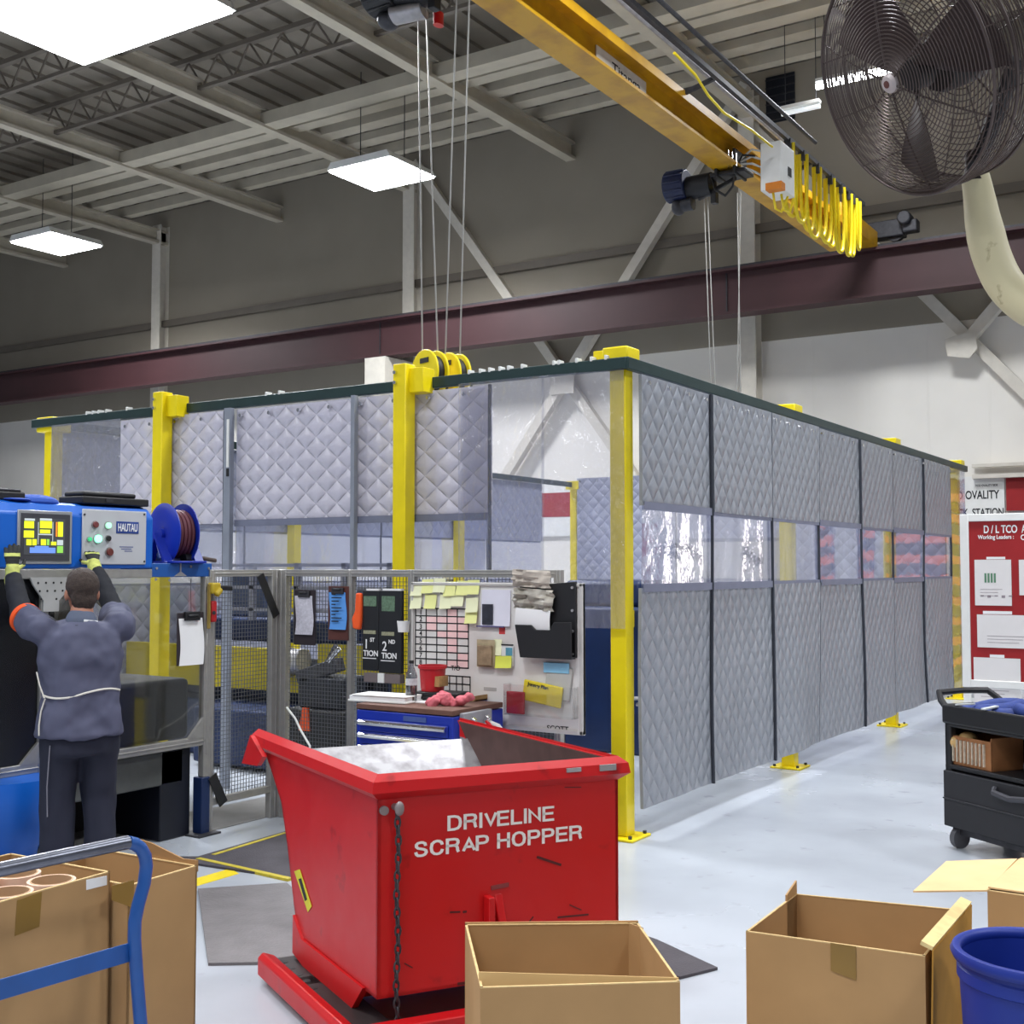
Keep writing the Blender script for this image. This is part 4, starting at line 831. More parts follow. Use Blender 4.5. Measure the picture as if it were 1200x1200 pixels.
# base frame
MB().prism([(-.135, .03), (-.065, .03), (-.065, .10), (-.115, .12), (-.135, .10)], 1.25, (0, -.35, 0), ((1, 0, 0), (0, 0, 1), (0, 1, 0))).build('skid', RED, hp, bevel=.006)
MB().box(HW-.09, HW-.02, 0.0, .9, .03, .12).build('skid', RED, hp, bevel=.006)
mb = MB().box(-.12, .06, -.30, .86, .085, .10).build('base_plate', mat('oily_black', (40, 30, 30), .6, var=.2), hp, smooth=0)
mb = MB()
for k in range(5): mb.cyl((-.06, .80-.085*k, .099), (-.06, .80-.085*k, .1015), .018, seg=12)
mb.build('track_hole', INK, hp, smooth=0)
MB().box(-.1, HW-.1, -.10, -.03, .02, .125).box(-.1, HW-.02, .5, .6, .02, .1).build('cross_member', RED, hp, bevel=.006)
for x in (-.012, HW-.012): MB().prism([(.1, .2), (.74, .2), (.84, .27), (.84, .12), (.72, .10), (.2, .10)], .024, (x, 0, 0), YZ).build('rocker', RED, hp, smooth=0)
SHR = Matrix(((1, math.cos(HSK), 0, 0), (0, math.sin(HSK), 0, 0), (0, 0, 1, 0), (0, 0, 0, 1)))
for ch in hp.children: ch.data.transform(SHR)
# ================================================================== cardboard boxes
def wall_between(mb, a, b_, z0, z1, th, inward):
    a, b_ = Vector((a.x, a.y, 0)), Vector((b_.x, b_.y, 0)); n = Vector(inward).normalized()*th
    vs = [mb.bm.verts.new(v) for v in (a+Vector((0, 0, z0)), b_+Vector((0, 0, z0)), b_+Vector((0, 0, z1)), a+Vector((0, 0, z1)))]
    ws = [mb.bm.verts.new(v.co+n) for v in vs]; mb.bm.faces.new(vs); mb.bm.faces.new(ws[::-1])
    for i in range(4): mb.bm.faces.new((vs[i], ws[i], ws[(i+1) % 4], vs[(i+1) % 4]))
def open_box(cs, z, label, name='cardboard_box', z0=0.0, skip=(), m=CARD, edge=True):
    """cs: four top corners (front left, front right, back right, back left)"""
    c = sum(cs, Vector())/4; o = Vector((c.x, c.y, z0)); q = [v-Vector((c.x, c.y, 0)) for v in cs]
    t = thing(name, label, 'box', o)
    names = ('front_wall', 'side_wall', 'back_wall', 'side_wall')
    for i in range(4):
        a, b_ = q[i], q[(i+1) % 4]; mid = (a+b_)/2; inw = Vector((-mid.x, -mid.y, 0)); d = (b_-a).normalized(); inw = inw-d*inw.dot(d)
        mb = MB(); wall_between(mb, a, b_, 0, z-z0-.003, .006, inw); mb.build(names[i], m, t, smooth=0)
        if edge:
            mb = MB(); wall_between(mb, a, b_, z-z0-.003, z-z0, .007, inw); mb.build('torn_edge', CARDE, t, smooth=0)
    mb = MB(); vs = [mb.bm.verts.new((v.x*.98, v.y*.98, .006)) for v in q]; mb.bm.faces.new(vs); ws = [mb.bm.verts.new((v.x*.98, v.y*.98, .0)) for v in q]; mb.bm.faces.new(ws[::-1]); mb.build('bottom', CARDI, t, smooth=0)
    return t, o
def fl(t, o, pts, m=CARD, th=.005, name='flap'): return MB().plate([Vector(p)-o for p in pts], th).build(name, m, t, smooth=0)
def strip(t, o, pts, m=TAPE, name='tape', th=.0012): return MB().plate([Vector(p)-o for p in pts], th).build(name, m, t, smooth=0)
# box in front of the hopper
z = .55
cs = [on_z(563, 1157, z), on_z(797, 1150, z), on_z(748, 1081, z), on_z(545, 1083, z)]
t, o = open_box(cs, z, 'open cardboard box standing directly in front of the red hopper')
A, B_, C_, D_ = cs; inn = (D_-A).normalized()
fl(t, o, [A+inn*.012+Vector((.01, 0, -.25)), B_+inn*.012+Vector((0, 0, -.25)), B_+inn*.02+Vector((0, 0, .004)), A+inn*.06+Vector((.0, 0, .022))], mat('cardboard_light', (206, 172, 118), .85, var=.04, spec=.2), .004, 'inner_flap')
fl(t, o, [D_+Vector((0, 0, -.045)), C_+Vector((0, 0, -.045)), C_+Vector((0, 0, .004))-inn*.0, D_+Vector((0, 0, .004))], CARDI, -.009, 'folded_flap')
fl(t, o, [C_-inn*.0+(A-B_).normalized()*.035+Vector((0, 0, -.4)), C_+(A-B_).normalized()*.035, C_-inn*.06+Vector((0, 0, 0)), C_-inn*.06+Vector((0, 0, -.4))], CARD, .004, 'corner_fold')
# box beside the bin
cs = [on_z(874, 1091, z), on_z(1084, 1120, z), on_z(1130, 1066, z), on_z(932, 1047, z)]
t, o = open_box(cs, z, 'open cardboard box with brown tape beside the blue bin')
A, B_, C_, D_ = cs; fr_ = (B_-A).normalized(); n = Vector((-fr_.y, fr_.x, 0)); n = n if n.dot(A-D_) > 0 else -n
P = A+(B_-A)*.49; Q = A+(B_-A)*.63
strip(t, o, [P+n*.001, Q+n*.001, Q+n*.001+Vector((0, 0, -.10)), P+n*.001+Vector((0, 0, -.082))], name='tape', th=-.0012 if (Q-P).cross(Vector((0, 0, -1))).dot(n) < 0 else .0012)
sd = (C_-B_).normalized(); rn = Vector((sd.y, -sd.x, 0))
fl(t, o, [B_+rn*.02+Vector((0, 0, .018)), C_+rn*.02+Vector((0, 0, .018)), C_-rn*.014+Vector((0, 0, .03)), B_-rn*.014+Vector((0, 0, .03))], mat('edge_bright', (226, 200, 140), .8, var=.1, scale=30), .012, 'folded_rim')
fl(t, o, [B_+rn*.004+Vector((0, 0, -.55)), C_+rn*.004+Vector((0, 0, -.55)), C_+rn*.02+Vector((0, 0, .02)), B_+rn*.02+Vector((0, 0, .02))], mat('cardboard_ochre', (178, 130, 58), .8, var=.08, spec=.2), .005, 'outer_flap')
fl(t, o, [D_+Vector((0, 0, -.42)), D_+Vector((0, 0, .045)), D_+(A-D_)*.22+Vector((0, 0, .02)), D_+(A-D_)*.22+Vector((0, 0, -.42))], CARD, .006, 'torn_flap')
# box with flaps open at the frame's edge
z = .5
cs = [on_z(1157, 1043, z), on_z(1290, 1062, z), on_z(1300, 1012, z), on_z(1194, 1006, z)]
t, o = open_box(cs, z, 'cardboard box with top flaps folded open behind the blue bin')
fl(t, o, [on_z(1157, 1043, z), on_z(1070, 1044, z-.02), on_z(1109, 1009, z-.02), on_z(1192, 1006, z)], mat('cardboard_pale', (226, 192, 144), .85, var=.05, spec=.2), .006)
fl(t, o, [on_z(1158, 1041, z+.003), on_z(1290, 1060, z+.003), on_z(1300, 1012, z+.003), on_z(1196, 1007, z+.02)], mat('cardboard_pale', (226, 192, 144)), .006)
# two boxes on the platform truck
LZ = .80
PF = on_z(129, 1021, LZ); PG = on_z(-70, 1076, LZ); dv = (PF-PG).normalized(); du = Vector((-dv.y, dv.x, 0)); du = du if du.x < 0 else -du
DECKZ = .21
t, o = open_box([PG, PF, PF+du*.44, PG+du*.44], LZ, 'cardboard box full of cardboard tubes on the platform truck', z0=DECKZ)
P = on_z(20, 1053, LZ)+du*-.002; Q = on_z(49, 1045, LZ)+du*-.002
def onface(px, py): # point on the front face of that box
    d = ray(px, py); nrm = du; tt = (PF.x*nrm.x+PF.y*nrm.y)/(d[0]*nrm.x+d[1]*nrm.y); return Vector((d[0]*tt, d[1]*tt, H+d[2]*tt))-du*.001
strip(t, o, [onface(20, 1055), onface(17, 1097), onface(46, 1086), onface(49, 1045)], th=-.0012)
strip(t, o, [onface(101, 1031), onface(101, 1043), onface(125, 1037), onface(125, 1026)], PAPER, 'paper_label', -.001)
k = 0
names_ = ['closest to the paper label', 'second from the paper label', 'third from the paper label', 'fourth from the paper label']
for r_ in range(2):
    for i in range(4):
        c = PF-dv*(.135+.142*i)+du*(.085+.15*r_)
        tb = thing('cardboard_tube', 'upright cardboard tube in the %s row of the box, %s' % (('front', 'rear')[r_], names_[i]), 'tube', (c.x, c.y, DECKZ+.006), 0, 'cardboard tubes in the box')
        hh_ = LZ-DECKZ-.012+.02*r_*(i % 2)
        MB().lathe([(.066, 0), (.066, hh_), (.0575, hh_), (.0575, 0)], 36, close=True).build('tube_wall', mat('tube_pink', (222, 190, 168), .8, var=.05), tb, smooth=50)
        MB().lathe([(.0575, .0), (.0575, hh_+.001), (.054, hh_+.001), (.054, 0)], 36, close=True).build('inner_core', mat('tube_core', (196, 160, 124), .8), tb, smooth=50)
z2 = .765
FR = on_z(231, 1014, z2); FLp = FR-dv*(abs((FR-PF).dot(dv))-.015)
t, o = open_box([FLp, FR, FR+du*.5, FLp+du*.5], z2, 'plain cardboard box behind the blue handle of the platform truck', z0=DECKZ)
bk = FR+du*.5
fl(t, o, [FR+Vector((0, 0, -.02)), FR+du*.24+Vector((0, 0, -.02)), FR+du*.25+Vector((0, 0, .05)), FR+du*.2+Vector((0, 0, .045)), FR+du*.06+Vector((0, 0, .012)), FR+Vector((0, 0, .015))], CARDI, .005, 'torn_flap')
def onface2(px, py):
    d = ray(px, py); nrm = du; tt = (FR.x*nrm.x+FR.y*nrm.y)/(d[0]*nrm.x+d[1]*nrm.y); return Vector((d[0]*tt, d[1]*tt, H+d[2]*tt))-du*.001
strip(t, o, [onface2(131, 1038), onface2(131, 1055), onface2(156, 1064), onface2(157, 1031)], th=-.0012)
# platform truck
hx = on_z(150, 987, .95); hv = Vector((0, 1, 0)); pt = thing('platform_truck', 'blue platform truck with bent tubular push handle carrying the cardboard boxes', 'hand truck', (hx.x, hx.y, 0))
O = Vector(pt.location)
def hz(px, py, z): return on_z(px, py, z)-O
def hxp(px, py): return on_x(px, py, hx.x)-O
bend = [hxp(150, 987), hxp(158, 989), hxp(165, 994), hxp(170, 1003), hxp(171.5, 1015), hxp(169, 1035), hxp(162, 1060), hxp(158, 1080), hxp(157.5, 1100), hxp(160, 1140), hxp(166, 1215), hxp(172, 1330)]
MB().tube([hz(-120, 1048, .95), hz(-60, 1031, .95), hz(0, 1019, .95), hz(60, 1006, .95), hz(110, 995.5, .95), hz(140, 989, .95), bend[0]], .0185, 14).build('grip_bar', WORN, pt)
MB().tube(bend, .0175, 14).build('handle_upright', HTBLUE, pt)
c0 = on_x(158, 1114, hx.x-.01)-O; c1 = on_x(-90, 1186, hx.x-.01)-O
MB().bar(c0, c1, .006, .05).build('cross_bar', HTBLUE, pt, bevel=.002)
q0 = Vector((PG.x, PG.y, 0))-O; q1 = FR-O; 
mb = MB(); e1 = dv; e2 = du
base = [PG-dv*.3-du*.12, FR+dv*.08-du*.12, FR+dv*.08+du*.58, PG-dv*.3+du*.58]
mb.plate([Vector((v.x, v.y, .16))-O for v in base], .045); mb.build('deck', HTBLUE, pt, smooth=0)
for v in base:
    c = (v+(sum(base, Vector())/4-v)*.15); c = Vector((c.x, c.y, 0))-O
    MB().cyl(c+Vector((-.02, 0, .065)), c+Vector((.02, 0, .065)), .065).cyl(c+Vector((0, 0, .065)), c+Vector((0, 0, .16)), .018).build('caster', BLACK, pt)
# ================================================================== blue waste bin
bz = .62; bc_ = on_z(1216, 1114, bz)
bn = thing('waste_bin', 'round blue plastic waste bin with thick rolled rim', 'bin', (bc_.x, bc_.y, 0))
MB().lathe([(0, .01), (.165, .01), (.172, 0), (.178, .01), (.205, bz-.085), (.212, bz-.08), (.212, bz-.05), (.207, bz-.045), (.209, bz-.02), (.209, bz-.02), (.2, bz-.02), (.17, .02), (0, .02)], 64).build('bin_body', BINB, bn, smooth=40)
MB().lathe([(.205, bz-.035), (.222, bz-.03), (.229, bz-.014), (.222, bz), (.205, bz), (.198, bz-.012), (.2, bz-.03)], 64, close=True).build('rim', BINB, bn, smooth=60)
d = Vector((0-bc_.x, 0-bc_.y, 0)).normalized(); sd = Vector((-d.y, d.x, 0)); sd = sd if sd.x < 0 else -sd
a0 = math.atan2((d*.55+sd*.85).y, (d*.55+sd*.85).x)
mb = MB().sheet(6, 4, lambda u, v: Vector((( .184+.03*v*.5)*math.cos(a0+.3*u), (.184+.03*v*.5)*math.sin(a0+.3*u), .2+.2*v)), .001); mb.build('white_sticker', WHITE, bn)
# ================================================================== service cart
ct = thing('service_cart', 'black plastic service cart loaded with blue hoses by the red notice board', 'cart', (0, 0, 0), R(-35.6))
cp = on_z(1109, 992, 0.0); ct.location = cp; CLn, CD = 1.05, .5
mb = MB()
for x in (0, CLn-.05):
    for y in (0, CD-.05): mb.box(x, x+.05, y, y+.05, .13, .84)
mb.box(0, .03, 0, CD, .45, .84); mb.box(0, CLn, CD-.02, CD, .45, .84); mb.build('post_frame', BLACK, ct, bevel=.01)
MB().box(0, CLn, 0, CD, .72, .76).box(-.01, CLn+.01, -.012, .012, .74, .855).box(-.01, CLn+.01, CD-.012, CD+.012, .74, .855).box(-.012, .012, 0, CD, .74, .855).box(CLn-.012, CLn+.012, 0, CD, .74, .855).build('top_tray', BLACK, ct, bevel=.012)
MB().box(0, CLn, 0, CD, .47, .50).build('middle_shelf', BLACK, ct, bevel=.008)
bx_ = MB().box(.0, CLn, -.015, CD, .13, .46).box(.0, CLn, -.025, -.01, .29, .30).build('lower_cabinet', mat('cart_black', (34, 34, 38), .55, var=.12), ct, bevel=.015)
MB().tube([(.42, -.015, .42), (.44, -.045, .40), (.56, -.05, .385), (.68, -.045, .40), (.7, -.015, .42)], .018, 8).build('handle_lip', mat('cart_grey', (62, 62, 68), .5), bx_)
MB().tube([(.0, .02, .83), (-.06, .03, .87), (-.11, .06, .91), (-.12, CD/2, .915), (-.11, CD-.06, .91), (-.06, CD-.03, .87), (0, CD-.02, .83)], .02, 10).build('push_handle', BLACK, ct)
for x in (.06, CLn-.06):
    for y in (.05, CD-.05):
        c = MB().cyl((x-.018, y, .062), (x+.018, y, .062), .062, seg=24).build('caster_wheel', mat('grey_rubber', (90, 90, 94), .5), ct)
        MB().prism([(-.03, .13), (.03, .13), (.012, .05), (-.012, .05)], .006, (0, 0, 0), ((0, 1, 0), (0, 0, 1), (1, 0, 0))).build('fork', DSTEEL, c, smooth=0).location = (x-.028, y, 0)
MB().bar((.06, .05, .10), (CLn-.06, .05, .1), .03).build('axle_brace', DSTEEL, ct, smooth=0)
Mc = Matrix.Translation(cp) @ Matrix.Rotation(R(-35.6), 4, 'Z')
def onct(x, y, z): return Mc @ Vector((x, y, z))
hm = mat('hose_blue', (38, 60, 130), .7, var=.2, scale=30)
for k, (lab, pts, rr) in enumerate((('thick blue hose curled at the handle end of the cart tray', [(.05, .1, .80), (.1, .3, .84), (.22, .38, .85), (.3, .2, .84), (.2, .08, .82), (.36, .1, .82), (.5, .2, .83)], .045), ('blue hose with dark fitting lying along the cart tray', [(.3, .3, .83), (.45, .15, .86), (.6, .1, .85), (.75, .2, .84), (.9, .15, .84)], .04))):
    mb = MB(); P_ = [Vector(p) for p in pts]; sm = []
    for i in range(len(P_)-1):
        for q in range(6):
            u = q/6; p0 = P_[max(0, i-1)]; p1 = P_[i]; p2 = P_[i+1]; p3 = P_[min(len(P_)-1, i+2)]
            sm.append(.5*((2*p1)+(p2-p0)*u+(2*p0-5*p1+4*p2-p3)*u*u+(3*p1-p0-3*p2+p3)*u**3))
    t = thing('hose', lab, 'hose', onct(*pts[0])); o = Vector(t.location)
    MB().tube([onct(*p)-o for p in sm], rr, 12).build('rubber', hm, t)
    e = onct(*pts[-1])-o; e2 = onct(pts[-1][0]+.1, pts[-1][1], pts[-1][2])-o; MB().cyl(e, e2, rr*1.25).cyl(e+(e2-e)*.4, e+(e2-e)*.7, rr*1.5).build('fitting', DSTEEL, t)
for k in range(2):
    p = onct(.14+.2*k, .03, .86); tag(MB().bar((-.05, 0, .0), (.06, .0, .012), .03, .008).build('cable_tie', mat('tie_white', (200, 205, 205), .5), loc=p, rotz=k*1.0), ('pale strap end sticking out of the curled hose', 'pale strap end beside the hose fitting')[k], 'strap')
t = thing('parts_box', 'small cardboard box of wrapped parts on the cart shelf', 'box', onct(.20, .14, .50), R(-35.6))
MB().box(-.16, .16, -.12, -.115, 0, .17).box(-.16, .16, .115, .12, 0, .17).box(-.16, -.155, -.12, .12, 0, .17).box(.155, .16, -.12, .12, 0, .19).box(-.16, .16, -.12, .12, 0, .005).build('box_walls', mat('box_brown', (150, 100, 60), .8, var=.15), t, smooth=0)
mb = MB()
for k in range(9): mb.bar((-.14+k*.031, -.123, .02), (-.14+k*.031, -.123, .15), .022, .006)
mb.build('wrapping', mat('wrap_white', (206, 196, 176), .6, var=.2, scale=50), t, smooth=0)
mb = MB().sph((-.15, -.1, .13), .04, (1.2, 1, 1), 10).sph((-.1, -.05, .16), .05, (1.2, 1, .7), 10).build('crumpled_bag', mat('bag_tan', (206, 170, 110), .6, var=.2), t)
t = thing('tool_part', 'dark lumpy machine part on the cart shelf beside the parts box', 'part', onct(.62, .14, .50), R(-35.6))
MB().cyl((-.1, 0, .05), (.1, 0, .05), .05).box(-.04, .14, -.06, .06, 0, .08).cyl((.1, 0, .06), (.2, 0, .06), .03).build('casting', DARK, t, bevel=.01)
t = thing('storage_case', 'greenish black case standing at the back of the cart shelf', 'case', onct(.68, .36, .50), R(-35.6))
MB().box(-.16, .2, -.08, .08, 0, .18).build('case_body', mat('case_green', (54, 62, 54), .6), t, bevel=.012)
# ================================================================== red notice board
NY = 9.5; a = on_y(1125, 603, NY); b_ = on_y(1138, 830, NY); NW = 1.5; NZ1 = a.z; NZ0 = .78
nb = thing('notice_board', 'red notice board with white frame and posted sheets behind the cart', 'notice board', (a.x, NY, 0))
MB().box(.05, NW-.05, 0, .02, NZ0+.05, NZ1-.05).build('panel', RED2, nb, smooth=0)
mb = MB().box(0, .062, -.017, .032, NZ0-.001, NZ1+.001).box(NW-.062, NW, -.017, .032, NZ0-.001, NZ1+.001).box(0, NW, -.015, .03, NZ1-.055, NZ1).box(0, NW, -.015, .03, NZ0, NZ0+.055); mb.build('frame', WHITE, nb, bevel=.004)
for x in (.03, NW-.03): MB().box(x-.025, x+.025, -.01, .03, 0.02, NZ0).box(x-.03, x+.03, -.3, .3, 0, .03).build('leg', WHITE, nb, bevel=.004)
def n_(px, py): p = on_y(px, py, NY); return p.x-a.x, p.z
mb = MB(); x0, z0 = n_(1153, 625); x1, z1 = n_(1192, 615)
textfit(mb, 'D / L TCO', XZ(0, -.002, 0), x0, x1, z0, z1, .022); x2, _ = n_(1197, 615); x3, _ = n_(1212, 615)
textfit(mb, 'ABC', XZ(0, -.002, 0), x2, x2+(x1-x0)*.36, z0, z1, .022) if 0 else textfit(mb, 'A', XZ(0, -.002, 0), x2, x2+(x1-x0)*.13, z0, z1, .022)
x0, z0 = n_(1146, 633.5); x1, z1 = n_(1188, 626.5); textfit(mb, 'Working Leaders :', XZ(0, -.002, 0), x0, x1, z0, z1, .02); x2, _ = n_(1196, 620); textfit(mb, 'C', XZ(0, -.002, 0), x2, x2+.03, z0, z1, .02)
for px, py, ww in ((1156, 654, 22), (1152, 718, 34), (1160, 769, 17)):
    x0, z0 = n_(px, py+1.5); x1, z1 = n_(px+ww, py-1.5); mb.box(x0, x1, -.002, 0, z0, z1)
mb.build('lettering', PAPER, nb, smooth=0)
SH = mat('sheet_paper', (232, 228, 226), .8, var=.02)
for px0, px1, py0, py1, lab in ((1142, 1186, 656, 710, 'posted sheet with green chart on the red notice board'), (1194, 1236, 656, 698, 'posted sheet at the second column of the red notice board'), (1145, 1225, 720, 761, 'wide posted sheet in the middle of the red notice board'), (1141, 1197, 770, 832, 'posted sheet lowest on the red notice board above the cart')):
    x0, z1 = n_(px0, py0); x1, z0 = n_(px1, py1)
    t = thing('posted_sheet', lab, 'sheet', (a.x+(x0+x1)/2, NY-.004, (z0+z1)/2)); ww, hh_ = (x1-x0)/2, (z1-z0)/2
    MB().box(-ww, ww, -.002, 0, -hh_, hh_).build('paper', SH, t, smooth=0)
    mb = MB()
    if 'green' in lab:
        for k in range(4): mb.box(-.06+k*.022, -.045+k*.022, -.003, -.002, -.0, .07)
        mb.build('chart', mat('chart_green', (96, 140, 110), .7), t, smooth=0); mb = MB()
        for k in range(5): mb.box(-ww*.7+k*.05, -ww*.7+k*.05+.025, -.003, -.002, -hh_*.6-.01*(k % 2), -hh_*.55)
    for k in range(3): mb.box(-ww*.7, ww*.5-.03*k, -.003, -.002, -hh_*.3-.012*k*2, -hh_*.3-.012*k*2+.003)
    mb.build('writing', mat('pale_ink', (150, 140, 146), .7), t, smooth=0)
# ================================================================== mats and paint on the floor
def floor_poly(px, z=0.0): return [on_z(x, y, z) for x, y in px]
def matpoly(name, px, m, label, cat='mat', th=.012, grp=None):
    ps = floor_poly(px); c = sum(ps, Vector())/len(ps)
    t = thing(name, label, cat, (c.x, c.y, .0005)); vs = [p-c for p in ps]
    MB().plate(vs, th if (vs[1]-vs[0]).cross(vs[2]-vs[0]).z > 0 else -th).build('sheet', m, t, smooth=0); return t, c
MATD = mat('dark_mat', (72, 68, 74), .75, var=.12, scale=8, bump=.003, bscale=90); MATG = mat('worn_grey_mat', (116, 112, 113), .7, var=.12, scale=7, bump=.004, bscale=60)
YB = mat('mat_yellow', (196, 178, 52), .6, var=.15, scale=20)
t, c = matpoly('floor_mat', [(176, 1006), (232, 1006), (335, 976), (470, 1000), (420, 1040), (335, 1030)], MATD, 'dark rubber floor mat with yellow border before the machine')
MB().bar(on_z(232, 1007, .006)-c, on_z(340, 1031, .006)-c, .035, .016).bar(on_z(250, 1003, .006)-c, on_z(335, 977, .006)-c, .03, .016).build('yellow_border', YB, t, smooth=0)
matpoly('floor_mat', [(232, 1044), (336, 1037), (420, 1110), (345, 1130), (244, 1132)], MATG, 'worn grey rubber mat beside the red hopper skid')
matpoly('floor_mat', [(706, 1082), (770, 1104), (841, 1137), (797, 1148), (690, 1120)], MATD, 'corner of a dark mat sticking out beyond the cardboard box')
matpoly('floor_mat', [(60, 1010), (176, 985), (232, 978), (325, 955), (330, 930), (245, 948), (60, 980)], mat('concrete_dull', (120, 118, 116), .7, var=.15, scale=5), 'dull grey mat under the machine and fence', th=.004)
t, c = matpoly('floor_line', [(228, 1030), (270, 1018), (280, 1024), (229, 1039)], mat('line_yellow', (240, 214, 20), .5), 'yellow paint line on the floor beside the dark mat', 'line', .001)
# ================================================================== blue test machine with control box
mc = thing('test_machine', 'blue machine with touch screen control box and clear guard windows', 'machine', (XM, 0, 0), PI/2)
def mk(px, py, d=0.0): p = on_x(px, py, XM+d); return p.y, p.z       # local (x, z) on the machine's front plane
yR, _ = mk(177, 640); bz0 = 1.672; bz1 = mk(100, 590)[1]
yr_ = yR; y0_ = 3.15
pr = [(-.02, bz0), (-.02, bz1-.07), (.03, bz1-.015), (.08, bz1), (.5, bz1), (.5, bz0)]
cb = MB().prism(pr, yR-y0_, (y0_, 0, 0), YZ).build('control_box', BLUE, mc, bevel=.012, smooth=30)
x0, z0 = mk(16, 661); x1, z1 = mk(81, 600)
MB().box(x0, x1, -.03, -.02, z0, z1).build('screen_bezel', mat('bezel_steel', (170, 172, 176), .35, metal=.4), cb, bevel=.004)
MB().box(x0+.018, x1-.018, -.034, -.03, z0+.018, z1-.018).build('screen_surround', mat('screen_dark', (66, 66, 72), .4), cb, smooth=0)
scn = MB().box(*[v for v in (mk(23, 650)[0], mk(71, 650)[0])], -.0355, -.034, mk(23, 650)[1], mk(23, 607)[1]).build('screen', emit('screen_grey', (74, 76, 80), .12), cb, smooth=0)
SY = emit('screen_yellow', (226, 240, 40), .62); SG = emit('screen_green', (150, 220, 90), .4); SB = emit('screen_blue', (110, 150, 240), .5); SW = emit('screen_white', (200, 210, 210), .4); SO = emit('screen_orange', (240, 140, 40), .5)
def tiles(lst, m, nm):
    for a0, b0, a1, b1 in lst:
        xa, za = mk(a0, b1); xb, zb = mk(a1, b0); MB().box(xa, xb, -.0375, -.0355, za, zb).build(nm, m, scn, smooth=0)
tiles([(23.5, 611, 35, 619), (23, 622, 35, 630), (42, 611, 56, 619), (42, 621, 54, 625), (63, 612, 69, 629), (26, 632, 32, 639), (33, 632, 38, 639), (43, 632, 49, 639), (55, 635, 61, 639)], SY, 'yellow_tile')
tiles([(62, 640, 69, 648), (50, 632, 53, 639)], SG, 'green_tile'); tiles([(30, 642, 60, 648), (36, 640, 52, 642)], SB, 'blue_bar')
tiles([(40, 626, 56, 627), (39.5, 612, 40.5, 638), (56.5, 612, 57.5, 638), (62, 633, 69, 639), (24, 608, 36, 610), (42, 608, 56, 610)], SW, 'white_line'); tiles([(60.5, 612, 62.5, 629)], SO, 'orange_tile')
x0, z0 = mk(92, 661.5); x1, z1 = mk(168, 600)
cp_ = MB().box(x0, x1, -.03, -.02, z0, z1).build('button_panel', mat('panel_grey', (190, 192, 196), .4, var=.03), cb, bevel=.012)
for px in (95, 165):
    for py in (603, 658): xx, zz = mk(px, py); MB().cyl((xx, -.03, zz), (xx, -.034, zz), .006, seg=10).build('screw', DSTEEL, cp_)
for px, py, r_, nm, mm in ((107, 615, .018, 'red_button', mat('button_dull_red', (120, 60, 60), .4)), (122, 616, .018, 'green_lamp', emit('lamp_green_pale', (170, 246, 200), .9)), (110, 631.5, .022, 'green_lamp', emit('lamp_green', (120, 255, 190), 3.2)), (122, 631, .016, 'dark_button', BLACK), (123.5, 647, .022, 'stop_button', mat('button_brown', (110, 52, 46), .4)), (100, 632, .012, 'green_lamp', emit('lamp_green2', (60, 190, 120), .6))):
    xx, zz = mk(px, py); b_ = MB().cyl((xx, -.03, zz), (xx, -.048, zz), r_, seg=20).build(nm, mm, cp_, bevel=.003)
    MB().cyl((xx, -.03, zz), (xx, -.036, zz), r_*1.3, seg=20).build('ring', STEEL, b_)
xa, za = mk(132, 625); xb, zb = mk(158.5, 612)
lg = MB().box(xa, xb, -.033, -.03, za, zb).build('logo_plate', mat('logo_blue', (38, 66, 138), .5), cp_, bevel=.004)
textfit(tmb := MB(), 'HAUTAU', XZ(0, -.0335, 0), xa+.012, xb-.012, za+.012, zb-.012, .012); tmb.build('lettering', PAPER, lg, smooth=0)
mb = MB()
for k, (a0, a1, yy_) in enumerate(((136, 152, 641), (138, 150, 643.5), (142, 151, 646))): xa, za = mk(a0, yy_); xb, _ = mk(a1, yy_); mb.box(xa, xb, -.0312, -.03, za-.002, za+.003)
mb.build('small_print', mat('print_blue', (90, 100, 150), .6), cp_, smooth=0)
# frame of aluminium profile below
rbz = .56
MB().box(3.2, yR+.0, -.015, .05, bz0-.055, bz0-.002).build('rail', ALU, mc, bevel=.004)
yl, _ = mk(48, 800); yq, _ = mk(239.5, 800)
for yy_, nm in ((yl, 0), (yq, 1)):
    MB().box(yy_-.024, yy_+.024, -.024, .024, .36 if nm else .5, bz0-.05).box(yy_-.005, yy_+.005, -.028, -.02, .5, bz0-.05).build('frame_post', ALU, mc, bevel=.004)
MB().box(3.2, yq, -.02, .024, rbz, rbz+.055).box(3.2, yq, -.024, -.018, rbz+.022, rbz+.032).build('lower_rail', ALU, mc, bevel=.004)
for pl_, x_ in (([(0, 0), (.13, 0), (.13, .13)], yq-.15), ([(0, 0), (.13, 0), (0, .13)], yl+.02), ([(0, 0), (-.12, 0), (0, .12)], yl-.02)): MB().prism(pl_, .02, (x_, -.022, rbz+.05)).build('corner_gusset', ALU, mc, smooth=0)
# gusset plate with holes under the box
x0, z0 = mk(30, 681); x1, z1 = mk(84, 673); xc0, zc = mk(46, 704); xc1, _ = mk(64, 704)
gp_ = MB().prism([(x0, z0+.02), (x1, z0+.02), (x1-.02, z0-.02), (xc1, zc), (xc1, zc-.06), (xc0, zc-.06), (xc0, zc), (x0+.02, z0-.02)], .012, (0, -.04, 0)).build('gusset_plate', mat('plate_grey', (176, 176, 174), .45), mc, smooth=0)
mb = MB()
for k in range(5):
    for j in range(3-(k % 2)): mb.cyl((x0+.05+k*(x1-x0-.1)/4+.01*j, -.042, z0-.01-.045*j), (x0+.05+k*(x1-x0-.1)/4+.01*j, -.0395, z0-.01-.045*j), .006, seg=8)
mb.build('plate_hole', INK, gp_, smooth=0)
